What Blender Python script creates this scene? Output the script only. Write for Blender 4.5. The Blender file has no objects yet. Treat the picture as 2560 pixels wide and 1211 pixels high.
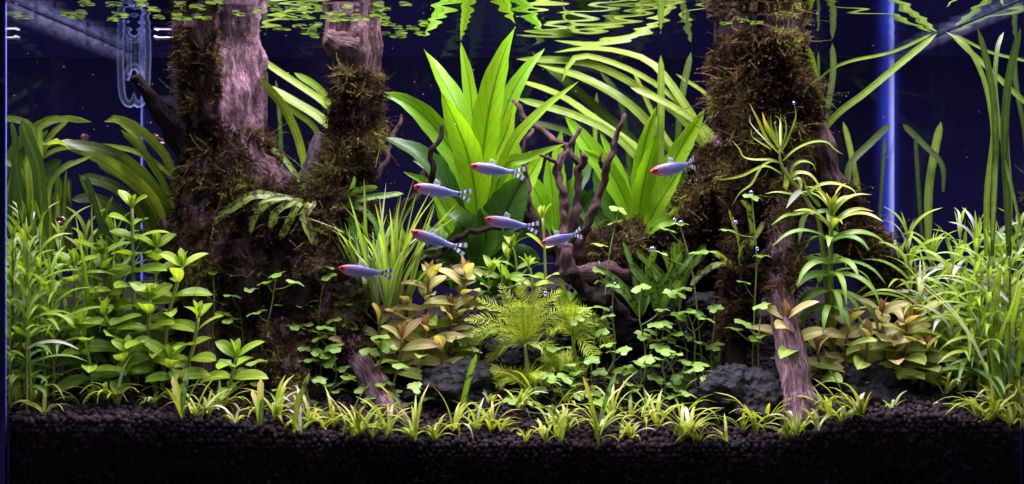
import bpy, math
import numpy as np
from mathutils import noise as mnoise, Vector

# ------------------------------------------------------------------ camera, world, lamp, exposure
U = 0.01                                   # everything below is written in centimetres
S0, CX, HY, CD, EZ = 42.5, 1287.0, 540.0, 65.0, 17.5
TW, TD, WZ = 30.0, 24.0, 30.3              # half width, depth and water level of the tank
sc = bpy.context.scene
C = sc.collection
cam_d = bpy.data.cameras.new('camera'); cam = bpy.data.objects.new('camera', cam_d); C.objects.link(cam)
cam.location = (0, -CD*U, EZ*U); cam.rotation_euler = (math.radians(90), 0, 0)
cam_d.sensor_width = 36; cam_d.lens = 36*CD*S0/2560
cam_d.shift_x = (1280-CX)/2560; cam_d.shift_y = -(605.5-HY)/2560
cam_d.clip_start = 0.01; cam_d.clip_end = 50
sc.camera = cam
cam_d.dof.use_dof = True; cam_d.dof.focus_distance = (CD+6.5)*U; cam_d.dof.aperture_fstop = 7.0
wd = bpy.data.worlds.new('World'); sc.world = wd; wd.use_nodes = True
wd.node_tree.nodes['Background'].inputs[0].default_value = (0.25, 0.22, 0.9, 1)
wd.node_tree.nodes['Background'].inputs[1].default_value = 0.012
def area(name, x, y, z, sx, sy, energy, col, spread=180, tilt=0, tiltx=0):
    d = bpy.data.lights.new(name, 'AREA'); d.shape = 'RECTANGLE'; d.size = sx*U; d.size_y = sy*U
    d.energy = energy; d.color = col; d.spread = math.radians(spread)
    o = bpy.data.objects.new(name, d); C.objects.link(o); o.location = (x*U, y*U, z*U)
    o.rotation_euler = (math.radians(tiltx), math.radians(tilt), 0)
    return o
area('led_bar', 0, 8.5, 45, 60, 7, 11.2, (0.94, 0.85, 1.0))
sc.view_settings.view_transform = 'Standard'; sc.view_settings.look = 'None'
sc.view_settings.exposure = 0.0; sc.view_settings.gamma = 1.0
sc.render.engine = 'CYCLES'
cy = sc.cycles
cy.max_bounces = 9; cy.diffuse_bounces = 2; cy.glossy_bounces = 5; cy.transmission_bounces = 5
cy.transparent_max_bounces = 24; cy.sample_clamp_indirect = 2.0; cy.sample_clamp_direct = 0
cy.use_denoising = True; cy.denoiser = 'OPENIMAGEDENOISE'; cy.use_adaptive_sampling = False

# ------------------------------------------------------------------ helpers
rng = np.random.default_rng(11)
def ru(a, b): return float(rng.uniform(a, b))
def scl(Y): return S0*CD/(CD+Y)
def W(px, py, Y): s = scl(Y); return np.array([(px-CX)/s, Y, EZ-(py-HY)/s])
def proj(p): s = scl(p[1]); return CX+p[0]*s, HY+(EZ-p[2])*s
def nz(v): v = np.asarray(v, float); return v/(np.linalg.norm(v)+1e-9)
def smoothstep(a, b, x): t = np.clip((x-a)/(b-a), 0, 1); return t*t*(3-2*t)

def build(name, V, F, mat, uv=None, tint=None, smooth=True, origin=None):
    V = np.asarray(V, np.float64)
    if origin is not None: V = V-np.asarray(origin)
    if not isinstance(F, (list, tuple)): F = [F]
    F = [np.asarray(f, np.int32) for f in F if len(f)]
    li = np.concatenate([f.ravel() for f in F])
    tot = np.concatenate([np.full(len(f), f.shape[1], np.int32) for f in F])
    st = np.concatenate([[0], np.cumsum(tot)[:-1]]).astype(np.int32)
    me = bpy.data.meshes.new(name)
    me.vertices.add(len(V)); me.vertices.foreach_set('co', (V*U).astype(np.float32).ravel())
    me.loops.add(len(li)); me.loops.foreach_set('vertex_index', li)
    me.polygons.add(len(tot)); me.polygons.foreach_set('loop_start', st)
    me.update(calc_edges=True)
    if smooth: me.polygons.foreach_set('use_smooth', np.ones(len(tot), bool))
    if uv is not None:
        l = me.uv_layers.new(name='UVMap'); l.data.foreach_set('uv', np.asarray(uv, np.float32)[li].ravel())
    if tint is not None:
        a = me.attributes.new('tint', 'FLOAT', 'POINT'); a.data.foreach_set('value', np.asarray(tint, np.float32))
    me.materials.append(mat)
    return me

class Thing:
    def __init__(s, name, label, cat, base, group=None):
        s.o = bpy.data.objects.new(name, None); C.objects.link(s.o)
        s.base = np.asarray(base, float); s.o.location = s.base*U; s.o.empty_display_size = 0.01
        s.o['label'] = label; s.o['category'] = cat; s.o['kind'] = 'thing'
        if group: s.o['group'] = group
    def part(s, name, geo, mat, parent=None, smooth=True, tint=None, label=None, kind=None):
        V, F, uv = geo
        o = bpy.data.objects.new(name, build(name, V, F, mat, uv, tint, smooth, s.base))
        C.objects.link(o); o.parent = parent or s.o
        if label: o['label'] = label
        if kind: o['kind'] = kind
        return o
def solo(name, geo, mat, base, label=None, cat=None, group=None, kind=None, smooth=True, tint=None, parent=None):
    V, F, uv = geo
    o = bpy.data.objects.new(name, build(name, V, F, mat, uv, tint, smooth, base)); C.objects.link(o)
    o.location = np.asarray(base)*U
    if label: o['label'] = label
    if cat: o['category'] = cat
    if group: o['group'] = group
    if kind: o['kind'] = kind
    if parent: o.parent = parent
    return o

# labels of look-alikes: phrase + zone + rank inside the zone
ORD = ['first', 'second', 'third', 'fourth', 'fifth', 'sixth', 'seventh', 'eighth', 'ninth', 'tenth', 'eleventh', 'twelfth', 'thirteenth', 'fourteenth', 'fifteenth', 'sixteenth', 'seventeenth', 'eighteenth', 'nineteenth', 'twentieth']
RANK = {}
def ranked(t, phrase, px):
    RANK.setdefault(phrase, []).append((px, t.o if isinstance(t, Thing) else t))
def finish_labels():
    for ph, l in RANK.items():
        l.sort(key=lambda a: a[0])
        for k, (px, o) in enumerate(l):
            if len(l) == 1: o['label'] = ph
            elif k == 0: o['label'] = 'leftmost '+ph
            elif k == len(l)-1: o['label'] = 'rightmost '+ph
            elif k < 20: o['label'] = ph+', '+ORD[k]+' from left'
            else: o['label'] = ph+', number %d from left' % (k+1)
def zone(px):
    for lim, n in ((330, 'in the left corner'), (720, 'below the round-leaved stems'), (1120, 'around the pale pink roots'),
                   (1480, 'below the feathery plant'), (1790, 'below the clover patch'), (2080, 'beside the pale right root'),
                   (2290, 'below the bronze stems'), (9999, 'in the right corner')):
        if px < lim: return n

def catmull(P, n):
    P = np.asarray(P, float); k = len(P)
    if k == 2: t = np.linspace(0, 1, n)[:, None]; return P[0]*(1-t)+P[1]*t
    Q = np.vstack([2*P[0]-P[1], P, 2*P[-1]-P[-2]])
    d = np.concatenate([[0], np.cumsum(np.linalg.norm(np.diff(P, axis=0), axis=1))]); 
    u = np.linspace(0, d[-1], n); seg = np.clip(np.searchsorted(d, u, side='right')-1, 0, k-2)
    t = ((u-d[seg])/(d[seg+1]-d[seg]+1e-9))[:, None]
    a, b, c, e = Q[seg], Q[seg+1], Q[seg+2], Q[seg+3]
    return 0.5*((2*b)+(-a+c)*t+(2*a-5*b+4*c-e)*t*t+(-a+3*b-3*c+e)*t**3)
def tangents(P):
    T = np.gradient(P, axis=0); return T/(np.linalg.norm(T, axis=1, keepdims=True)+1e-9)
def pth(l, Y0, Y1):
    n = len(l); return [W(p[0], p[1], p[2] if len(p) > 2 else Y0+(Y1-Y0)*i/(n-1)) for i, p in enumerate(l)]

def prof(kind, t):
    if kind == 'strap': w = np.minimum(1, 0.55+t*2.0)*np.sqrt(np.clip(1-np.clip((t-0.86)/0.14, 0, 1)**2, 0.0, 1))
    elif kind == 'linear': w = np.minimum(1, 0.5+t*4)*np.clip((1-t)/0.45, 0, 1)**0.75
    elif kind == 'lance': w = t**0.75*(1-t)**0.8; w = w/0.339
    elif kind == 'sword': x = np.clip((t-0.12)/0.88, 0, 1); w = np.maximum(0.09, (x**0.85*(1-x)**0.85)/0.308); w = np.where(t > 0.97, w*np.clip((1-t)/0.03, 0, 1)**0.5+0.0, w)
    elif kind == 'ellip': w = np.maximum(t**0.85*(1-t)**0.72/0.335, np.where(t < .12, .14, 0))
    elif kind == 'ovate': w = np.maximum(t**0.75*(1-t)**0.52/0.42, np.where(t < .12, .16, 0))
    elif kind == 'spat': w = np.maximum(t**1.05*(1-t)**0.5/0.38, np.where(t < .15, .14, 0))
    return np.maximum(w, 0.015)

def leaf(path, width, kind='lance', n=12, face=None, side=None, fold=0.18, wavy=0.0, twist=0.0, ac=5, ripple=0.0):
    P = catmull(path, n); T = tangents(P); t = np.linspace(0, 1, n); w = prof(kind, t)*width*0.5
    if side is not None: S = np.tile(nz(side), (n, 1))
    else: S = np.cross(T, np.asarray(face, float))
    S = S-(S*T).sum(1, keepdims=True)*T; S /= np.linalg.norm(S, axis=1, keepdims=True)+1e-9
    N = np.cross(S, T)
    if face is not None:
        f = np.sign((N*np.asarray(face, float)).sum()) or 1; N = N*f
    elif N[:, 2].sum() < 0: N = -N
    if twist:
        a = (twist*(t-0.3))[:, None]; S, N = S*np.cos(a)+N*np.sin(a), N*np.cos(a)-S*np.sin(a)
    ph = ru(0, 6.28); A = np.linspace(-1, 1, ac); V = []; uv = []
    for j, a in enumerate(A):
        wv = wavy*width*np.sin(t*ru(11, 13)+ph+(2.1 if a > 0 else 0))*abs(a)
        edge = 1+ripple*np.sin(t*n*1.9+ph+a*2)*abs(a)
        V.append(P+S*(a*w*edge)[:, None]+N*(fold*abs(a)**1.4*w+wv)[:, None]); uv.append(np.stack([np.full(n, (a+1)/2), t], 1))
    V = np.stack(V, 1).reshape(-1, 3); uv = np.stack(uv, 1).reshape(-1, 2)
    i = np.arange(n-1)[:, None]*ac+np.arange(ac-1)[None, :]; i = i.ravel()
    return V, np.stack([i, i+1, i+ac+1, i+ac], 1), uv

def tube(path, rad, n=14, seg=6, cap=True):
    P = catmull(path, n); T = tangents(P); R = np.interp(np.linspace(0, 1, n), np.linspace(0, 1, len(rad)), rad)
    ref = np.array([0, 1., 0]) if abs(T[:, 1]).mean() < 0.8 else np.array([1., 0, 0])
    A = np.cross(T, ref); A /= np.linalg.norm(A, axis=1, keepdims=True); B = np.cross(T, A)
    a = np.linspace(0, 2*np.pi, seg, endpoint=False)
    V = P[:, None]+R[:, None, None]*(np.cos(a)[None, :, None]*A[:, None]+np.sin(a)[None, :, None]*B[:, None])
    d = np.linspace(0, 1, n)
    uv = np.stack(np.broadcast_arrays(a[None, :]/6.283, d[:, None]), -1).reshape(-1, 2)
    V = V.reshape(-1, 3); F = []
    i = np.arange(n-1)[:, None]*seg; j = np.arange(seg)[None, :]; k = (j+1) % seg
    Q = np.stack([i+j, i+k, i+seg+k, i+seg+j], -1).reshape(-1, 4)
    F = [Q]
    if cap:
        V = np.vstack([V, P[0], P[-1]]); uv = np.vstack([uv, [0.5, 0], [0.5, 1]]); m = n*seg
        F.append(np.stack([np.full(seg, m), k[0], j[0]], 1)); F.append(np.stack([np.full(seg, m+1), (n-1)*seg+j[0], (n-1)*seg+k[0]], 1))
    return V, F, uv

def box(x0, x1, y0, y1, z0, z1):
    V = np.array([[x, y, z] for x in (x0, x1) for y in (y0, y1) for z in (z0, z1)], float)
    return V, np.array([[0, 1, 3, 2], [4, 6, 7, 5], [0, 4, 5, 1], [2, 3, 7, 6], [0, 2, 6, 4], [1, 5, 7, 3]]), None

def join(*gs):
    Vs, Fs, us, o = [], [], [], 0
    for V, F, uv in gs:
        if not isinstance(F, (list, tuple)): F = [F]
        Vs.append(V); Fs += [np.asarray(f)+o for f in F]; us.append(uv if uv is not None else np.zeros((len(V), 2))); o += len(V)
    return np.vstack(Vs), Fs, np.vstack(us)

def arc(base, az, e0, e1, L, n=5, pw=1.0):
    t = np.linspace(0, 1, 12); e = np.radians(e0+(e1-e0)*t**pw); ds = L/11
    r = np.concatenate([[0], np.cumsum(np.cos((e[1:]+e[:-1])/2)*ds)]); h = np.concatenate([[0], np.cumsum(np.sin((e[1:]+e[:-1])/2)*ds)])
    P = np.stack([base[0]+r*math.cos(az), base[1]+r*math.sin(az), base[2]+h], 1)
    return P[np.linspace(0, 11, n).astype(int)]
def azside(az): return (-math.sin(az), math.cos(az), 0)
def inside(P, m=0.3):
    P = np.asarray(P, float).copy(); P[:, 0] = np.clip(P[:, 0], -TW+m, TW-m); P[:, 1] = np.clip(P[:, 1], 0.25, TD-m); P[:, 2] = np.minimum(P[:, 2], WZ-0.06)
    return P

# ------------------------------------------------------------------ materials
class NB:
    def __init__(s, name):
        s.m = bpy.data.materials.new(name); s.m.use_nodes = True; s.t = s.m.node_tree; s.t.nodes.clear()
        s.out = s.n('ShaderNodeOutputMaterial')
    def n(s, typ, **k):
        d = s.t.nodes.new(typ)
        for a, v in k.items():
            if a.startswith('i_'):
                key = a[2:]; key = int(key) if key.isdigit() else key.replace('_', ' ')
                s.set(d, key, v)
            else: setattr(d, a, v)
        return d
    def set(s, d, key, v):
        if isinstance(v, bpy.types.NodeSocket): s.t.links.new(v, d.inputs[key])
        elif isinstance(v, bpy.types.Node): s.t.links.new(v.outputs[0], d.inputs[key])
        else:
            if isinstance(v, tuple) and len(v) == 3 and d.inputs[key].type == 'RGBA': v = (*v, 1)
            d.inputs[key].default_value = v
    def math(s, op, a, b=0.0, c=None):
        d = s.n('ShaderNodeMath', operation=op); s.set(d, 0, a); s.set(d, 1, b)
        if c is not None: s.set(d, 2, c)
        return d.outputs[0]
    def mix(s, f, a, b):
        d = s.n('ShaderNodeMix', data_type='RGBA'); s.set(d, 0, f); s.set(d, 6, a); s.set(d, 7, b); return d.outputs[2]
    def mixs(s, f, a, b):
        d = s.n('ShaderNodeMixShader'); s.set(d, 0, f); s.set(d, 1, a); s.set(d, 2, b); return d
    def noise(s, scale, detail=3, vec=None, rough=0.55):
        d = s.n('ShaderNodeTexNoise'); s.set(d, 'Scale', scale); s.set(d, 'Detail', detail); s.set(d, 'Roughness', rough)
        if vec is not None: s.set(d, 'Vector', vec)
        return d.outputs[0]
    def ramp(s, f, *st):
        d = s.n('ShaderNodeValToRGB'); s.set(d, 0, f); e = d.color_ramp.elements
        while len(e) < len(st): e.new(0.5)
        for el, (p, c) in zip(e, st): el.position = p; el.color = (*c, 1) if len(c) == 3 else c
        return d.outputs[0]
    def bump(s, h, st=0.5, dist=0.001):
        d = s.n('ShaderNodeBump'); s.set(d, 'Strength', st); s.set(d, 'Distance', dist); s.set(d, 'Height', h); return d.outputs[0]
    def done(s, sh): s.t.links.new(sh.outputs[0] if isinstance(sh, bpy.types.Node) else sh, s.out.inputs[0]); return s.m

def leaf_mat(name, c1, c2, trans=0.45, rib=0.35, veins=0, tip=None, spots=0, rough=0.4, tcol=(1.15, 1.1, 0.5), pale=0.0, band=0):
    b = NB(name); oi = b.n('ShaderNodeObjectInfo'); tc = b.n('ShaderNodeTexCoord')
    uvx = b.n('ShaderNodeSeparateXYZ'); b.set(uvx, 0, tc.outputs['UV']); u, v = uvx.outputs[0], uvx.outputs[1]
    col = b.mix(oi.outputs['Random'], c1, c2)
    nz1 = b.noise(90, 4, tc.outputs['Object'])
    col = b.mix(b.math('MULTIPLY', nz1, 0.55), col, tuple(x*0.45 for x in c1))
    if tip is not None:
        f = b.math('MULTIPLY', b.n('ShaderNodeMapRange', i_Value=v, i_1=0.55, i_2=1.0).outputs[0], b.math('GREATER_THAN', b.math('FRACT', b.math('MULTIPLY', oi.outputs['Random'], 7.31)), 0.45))
        col = b.mix(b.math('MULTIPLY', f, 0.85), col, tip)
    if pale:
        f = b.math('GREATER_THAN', b.math('FRACT', b.math('MULTIPLY', oi.outputs['Random'], 13.7)), 1-pale)
        col = b.mix(b.math('MULTIPLY', f, 0.8), col, (0.62, 0.66, 0.62))  # some leaves painted whitish for lamp glare on their upper sides
    du = b.math('ABSOLUTE', b.math('SUBTRACT', u, 0.5)); hgt = nz1
    if veins:
        vv = b.math('FRACT', b.math('SUBTRACT', b.math('MULTIPLY', v, veins), b.math('MULTIPLY', du, veins*0.32)))
        vl = b.math('LESS_THAN', b.math('ABSOLUTE', b.math('SUBTRACT', vv, 0.5)), 0.07)
        col = b.mix(b.math('MULTIPLY', vl, 0.38), col, tuple(x*0.42 for x in c1))
    if rib:
        rl = b.math('LESS_THAN', du, 0.045 if veins else 0.07)
        col = b.mix(b.math('MULTIPLY', rl, rib), col, tuple(x*0.3 for x in c1) if veins else tuple(min(1, x*1.9+0.03) for x in c2))
    if band:
        w = b.math('SINE', b.math('MULTIPLY', u, 28.0)); wn = b.noise(220, 2, tc.outputs['Object'])
        col = b.mix(b.math('MULTIPLY', b.math('GREATER_THAN', b.math('ADD', b.math('MULTIPLY', w, 0.25), wn), 0.62), 0.45), col, tuple(x*0.35 for x in c1))
    if spots:
        sn = b.noise(260, 3, tc.outputs['Object'])
        col = b.mix(b.math('MULTIPLY', b.math('GREATER_THAN', sn, 1-spots), 0.85), col, (0.02, 0.016, 0.008))
    tcl = b.n('ShaderNodeMix', data_type='RGBA', blend_type='MULTIPLY'); b.set(tcl, 0, 1.0); b.set(tcl, 6, col); b.set(tcl, 7, tcol)
    bp = b.bump(b.noise(330, 2, tc.outputs['Object']), 0.25, 0.0006)
    p = b.n('ShaderNodeBsdfPrincipled', i_Base_Color=col, i_Roughness=rough, i_Normal=bp); b.set(p, 'Specular IOR Level', 0.35)
    tr = b.n('ShaderNodeBsdfTranslucent', i_Color=tcl.outputs[2])
    return b.done(b.mixs(trans, p, tr))

M = {}
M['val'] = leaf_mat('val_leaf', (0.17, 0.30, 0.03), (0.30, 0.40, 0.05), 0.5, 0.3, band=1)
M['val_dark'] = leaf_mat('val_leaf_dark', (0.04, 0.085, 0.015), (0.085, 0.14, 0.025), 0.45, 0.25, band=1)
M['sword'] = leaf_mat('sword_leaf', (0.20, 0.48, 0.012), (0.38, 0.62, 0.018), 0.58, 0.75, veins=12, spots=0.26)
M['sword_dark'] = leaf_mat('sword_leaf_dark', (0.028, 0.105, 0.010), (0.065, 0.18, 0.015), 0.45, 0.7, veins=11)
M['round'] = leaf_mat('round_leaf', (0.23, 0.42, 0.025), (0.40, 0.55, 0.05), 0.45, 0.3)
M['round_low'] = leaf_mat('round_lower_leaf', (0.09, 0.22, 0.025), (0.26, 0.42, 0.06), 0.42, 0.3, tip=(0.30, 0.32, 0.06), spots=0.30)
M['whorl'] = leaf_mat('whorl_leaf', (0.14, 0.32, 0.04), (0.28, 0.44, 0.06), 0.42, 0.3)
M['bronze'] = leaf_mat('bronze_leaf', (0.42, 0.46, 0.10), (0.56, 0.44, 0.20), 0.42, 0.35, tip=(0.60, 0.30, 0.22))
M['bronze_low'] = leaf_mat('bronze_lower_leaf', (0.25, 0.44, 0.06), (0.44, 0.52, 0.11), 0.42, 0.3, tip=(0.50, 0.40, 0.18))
M['bud'] = leaf_mat('bronze_bud', (0.32, 0.17, 0.09), (0.36, 0.22, 0.11), 0.4, 0.2)
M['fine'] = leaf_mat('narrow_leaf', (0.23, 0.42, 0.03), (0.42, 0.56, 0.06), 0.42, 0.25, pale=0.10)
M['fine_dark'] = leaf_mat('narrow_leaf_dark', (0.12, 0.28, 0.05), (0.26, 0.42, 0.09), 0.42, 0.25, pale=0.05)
M['grass'] = leaf_mat('front_grass_leaf', (0.26, 0.38, 0.03), (0.46, 0.52, 0.07), 0.42, 0.2, tip=(0.62, 0.45, 0.14), pale=0.08)
M['blade'] = leaf_mat('long_blade', (0.18, 0.34, 0.05), (0.38, 0.50, 0.10), 0.42, 0.25, pale=0.2)
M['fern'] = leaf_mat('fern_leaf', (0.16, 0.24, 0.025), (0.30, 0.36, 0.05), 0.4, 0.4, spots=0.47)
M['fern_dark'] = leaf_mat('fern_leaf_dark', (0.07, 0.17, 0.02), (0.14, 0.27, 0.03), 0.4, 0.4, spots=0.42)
M['clover'] = leaf_mat('clover_leaf', (0.17, 0.33, 0.04), (0.32, 0.48, 0.10), 0.38, 0)
M['feather'] = leaf_mat('feather_leaf', (0.42, 0.58, 0.03), (0.58, 0.66, 0.06), 0.42, 0)
M['float'] = leaf_mat('floating_leaf', (0.03, 0.06, 0.008), (0.08, 0.125, 0.02), 0.6, 0)
M['stem'] = leaf_mat('plant_stem', (0.20, 0.28, 0.05), (0.30, 0.36, 0.08), 0.2, 0)
M['stem_red'] = leaf_mat('plant_stem_red', (0.18, 0.12, 0.04), (0.26, 0.17, 0.06), 0.2, 0)
M['dead'] = leaf_mat('dead_leaf', (0.20, 0.02, 0.02), (0.22, 0.03, 0.03), 0.2, 0.2)

def wood_mat(name, dark, light, bias=0.5):
    b = NB(name); tc = b.n('ShaderNodeTexCoord'); mp = b.n('ShaderNodeMapping'); b.set(mp, 0, tc.outputs['UV']); b.set(mp, 'Scale', (14, 1.3, 1))
    g = b.noise(2.2, 6, mp.outputs[0], 0.65); l = b.noise(55, 4, tc.outputs['Object'], 0.6)
    f = b.math('ADD', b.math('MULTIPLY', g, 0.62), b.math('MULTIPLY', l, 0.5))
    mp2 = b.n('ShaderNodeMapping'); b.set(mp2, 0, tc.outputs['UV']); b.set(mp2, 'Scale', (16, 0.8, 1))
    wv_ = b.n('ShaderNodeVectorMath', operation='ADD'); b.set(wv_, 0, mp2.outputs[0]); wn_ = b.n('ShaderNodeTexNoise', i_Scale=60.0); b.set(wn_, 'Vector', tc.outputs['Object']); wsc = b.n('ShaderNodeVectorMath', operation='SCALE'); b.set(wsc, 0, wn_.outputs[1]); b.set(wsc, 'Scale', 1.6); b.set(wv_, 1, wsc.outputs[0]); ck = b.noise(1.5, 5, wv_.outputs[0], 0.7)
    crack = b.n('ShaderNodeMapRange', i_Value=ck, i_1=0.40, i_2=0.50).outputs[0]
    mid = tuple((a+c)/2 for a, c in zip(dark, light))
    col = b.ramp(f, (bias-0.16, dark), (bias, mid), (bias+0.16, light))
    col = b.mix(b.math('MULTIPLY', b.math('SUBTRACT', 1.0, crack), 0.5), col, tuple(x*0.5 for x in dark))
    f = b.math('ADD', f, b.math('MULTIPLY', crack, 0.5))
    p = b.n('ShaderNodeBsdfPrincipled', i_Base_Color=col, i_Roughness=0.75, i_Normal=b.bump(f, 0.9, 0.004)); b.set(p, 'Specular IOR Level', 0.12)
    return b.done(p)
M['wood'] = wood_mat('wood', (0.03, 0.014, 0.014), (0.24, 0.135, 0.15), 0.54)
M['wood_pale'] = wood_mat('wood_pale', (0.04, 0.02, 0.023), (0.36, 0.205, 0.25), 0.55)
M['wood_dark'] = wood_mat('wood_dark', (0.008, 0.004, 0.005), (0.05, 0.025, 0.027), 0.58)
M['wood_twig'] = wood_mat('wood_twig', (0.03, 0.012, 0.015), (0.20, 0.10, 0.115), 0.54)
M['wood_black'] = wood_mat('wood_black', (0.003, 0.0015, 0.002), (0.030, 0.013, 0.014), 0.6)
M['wood_grey'] = wood_mat('wood_grey', (0.05, 0.04, 0.05), (0.20, 0.165, 0.19), 0.5)

b = NB('moss'); a = b.n('ShaderNodeAttribute', attribute_name='tint')
col = b.ramp(a.outputs['Fac'], (0.0, (0.008, 0.004, 0.003)), (0.34, (0.045, 0.027, 0.016)), (0.56, (0.115, 0.075, 0.034)), (0.78, (0.13, 0.115, 0.032)), (1.0, (0.22, 0.27, 0.045)))
p = b.n('ShaderNodeBsdfDiffuse', i_Color=col); t_ = b.n('ShaderNodeBsdfTranslucent', i_Color=col)
M['moss'] = b.done(b.mixs(0.3, p, t_))

b = NB('soil'); tc = b.n('ShaderNodeTexCoord'); oi = b.n('ShaderNodeObjectInfo'); a = b.n('ShaderNodeAttribute', attribute_name='tint')
f = b.math('FRACT', b.math('ADD', oi.outputs['Random'], a.outputs['Fac']))
col = b.ramp(b.math('ADD', b.math('MULTIPLY', f, 0.7), b.math('MULTIPLY', b.noise(300, 3, tc.outputs['Object']), 0.3)), (0, (0.007, 0.0045, 0.0055)), (0.6, (0.022, 0.014, 0.018)), (0.93, (0.044, 0.029, 0.037)), (1, (0.11, 0.085, 0.115)))
p = b.n('ShaderNodeBsdfPrincipled', i_Base_Color=col, i_Roughness=0.8, i_Normal=b.bump(b.noise(900, 3, tc.outputs['Object']), 0.5, 0.0005)); b.set(p, 'Specular IOR Level', 0.12); M['soil'] = b.done(p)

b = NB('lava_rock'); tc = b.n('ShaderNodeTexCoord')
v = b.n('ShaderNodeTexVoronoi', i_Scale=190.0); b.set(v, 'Vector', tc.outputs['Object'])
h = b.math('ADD', b.math('MULTIPLY', v.outputs[0], 0.6), b.noise(120, 6, tc.outputs['Object'], 0.7))
col = b.ramp(b.noise(70, 5, tc.outputs['Object'], 0.7), (0.40, (0.002, 0.0018, 0.0026)), (0.75, (0.020, 0.0175, 0.025)))
p = b.n('ShaderNodeBsdfPrincipled', i_Base_Color=col, i_Roughness=0.6, i_Normal=b.bump(h, 1.0, 0.006)); b.set(p, 'Specular IOR Level', 0.22); M['rock'] = b.done(p)

def clear_mat(name, ior, tint, gl=(1, 1, 1), extra=0.0):
    b = NB(name); fr = b.n('ShaderNodeFresnel', i_IOR=ior); t_ = b.n('ShaderNodeBsdfTransparent', i_Color=tint); g = b.n('ShaderNodeBsdfGlossy', i_Color=gl, i_Roughness=0.0)
    f = fr.outputs[0] if not extra else b.math('MULTIPLY', fr.outputs[0], extra)
    return b.done(b.mixs(f, t_, g))
M['water'] = clear_mat('water', 1.333, (1, 1, 1), (0.78, 0.80, 0.90))
M['glass'] = clear_mat('pane_glass', 1.02, (0.985, 0.992, 0.99))
# thin glassware: rim scatters a little light
b = NB('glassware'); fr = b.n('ShaderNodeFresnel', i_IOR=1.5); t_ = b.n('ShaderNodeBsdfTransparent', i_Color=(0.96, 0.98, 1.0))
d_ = b.n('ShaderNodeBsdfPrincipled', i_Base_Color=(0.42, 0.46, 0.75), i_Roughness=0.25)
M['glassware'] = b.done(b.mixs(b.math('MINIMUM', b.math('MULTIPLY', fr.outputs[0], 0.55), 0.35), t_, d_))
# silicone bead, corner light glow painted into its colour and opacity / mineral film
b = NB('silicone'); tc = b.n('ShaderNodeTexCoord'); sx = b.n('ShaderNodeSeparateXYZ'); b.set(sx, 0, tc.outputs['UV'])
glow_col = b.ramp(sx.outputs[0], (0.0, (0.02, 0.04, 0.45)), (0.75, (0.06, 0.10, 0.75)), (0.97, (0.50, 0.58, 1.0)))
d_ = b.n('ShaderNodeBsdfDiffuse', i_Color=glow_col); tl = b.n('ShaderNodeBsdfTranslucent', i_Color=glow_col); t_ = b.n('ShaderNodeBsdfTransparent')
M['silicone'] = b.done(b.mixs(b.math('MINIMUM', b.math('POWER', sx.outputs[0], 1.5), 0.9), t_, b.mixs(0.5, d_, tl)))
b = NB('mineral_film'); tc = b.n('ShaderNodeTexCoord'); sx = b.n('ShaderNodeSeparateXYZ'); b.set(sx, 0, tc.outputs['UV'])
nn = b.math('ADD', b.math('MULTIPLY', b.noise(110, 5, tc.outputs['Object'], 0.7), 0.8), b.math('MULTIPLY', b.noise(500, 2, tc.outputs['Object']), 0.35))
f = b.math('MULTIPLY', b.n('ShaderNodeMapRange', i_Value=nn, i_1=0.42, i_2=0.85).outputs[0], b.math('POWER', sx.outputs[1], 1.5))
d_ = b.n('ShaderNodeBsdfDiffuse', i_Color=(0.55, 0.55, 0.85)); tl = b.n('ShaderNodeBsdfTranslucent', i_Color=(0.55, 0.55, 0.85)); t_ = b.n('ShaderNodeBsdfTransparent')
M['film'] = b.done(b.mixs(b.math('MULTIPLY', f, 0.32), t_, b.mixs(0.5, d_, tl)))
def plain(name, col, rough=0.5, spec=0.5, metal=0.0):
    b = NB(name); p = b.n('ShaderNodeBsdfPrincipled', i_Base_Color=col, i_Roughness=rough, i_Metallic=metal); b.set(p, 'Specular IOR Level', spec); return b.done(p)
M['wall'] = plain('room_wall', (0.0095, 0.0075, 0.042), 0.9, 0.05)
M['chair'] = plain('chair_paint', (0.03, 0.028, 0.075), 0.7, 0.2)
M['white'] = plain('plain_white', (0.45, 0.43, 0.5), 0.3)
M['shell'] = plain('snail_shell', (0.055, 0.022, 0.018), 0.18, 0.7)
M['shell_black'] = plain('snail_shell_black', (0.014, 0.012, 0.014), 0.15, 0.7)
M['foot'] = plain('snail_foot', (0.30, 0.20, 0.18), 0.5)
M['eye'] = plain('fish_eye', (0.05, 0.004, 0.008), 0.1, 0.8)
b = NB('air_bubble'); fr = b.n('ShaderNodeFresnel', i_IOR=1.33); t_ = b.n('ShaderNodeBsdfTransparent', i_Color=(0.75, 0.75, 1.0)); d_ = b.n('ShaderNodeBsdfPrincipled', i_Base_Color=(0.55, 0.55, 0.95), i_Roughness=0.05, i_Metallic=0.6)
M['bubble'] = b.done(b.mixs(b.math('ADD', b.math('MULTIPLY', fr.outputs[0], 0.8), 0.4), t_, d_))
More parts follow.
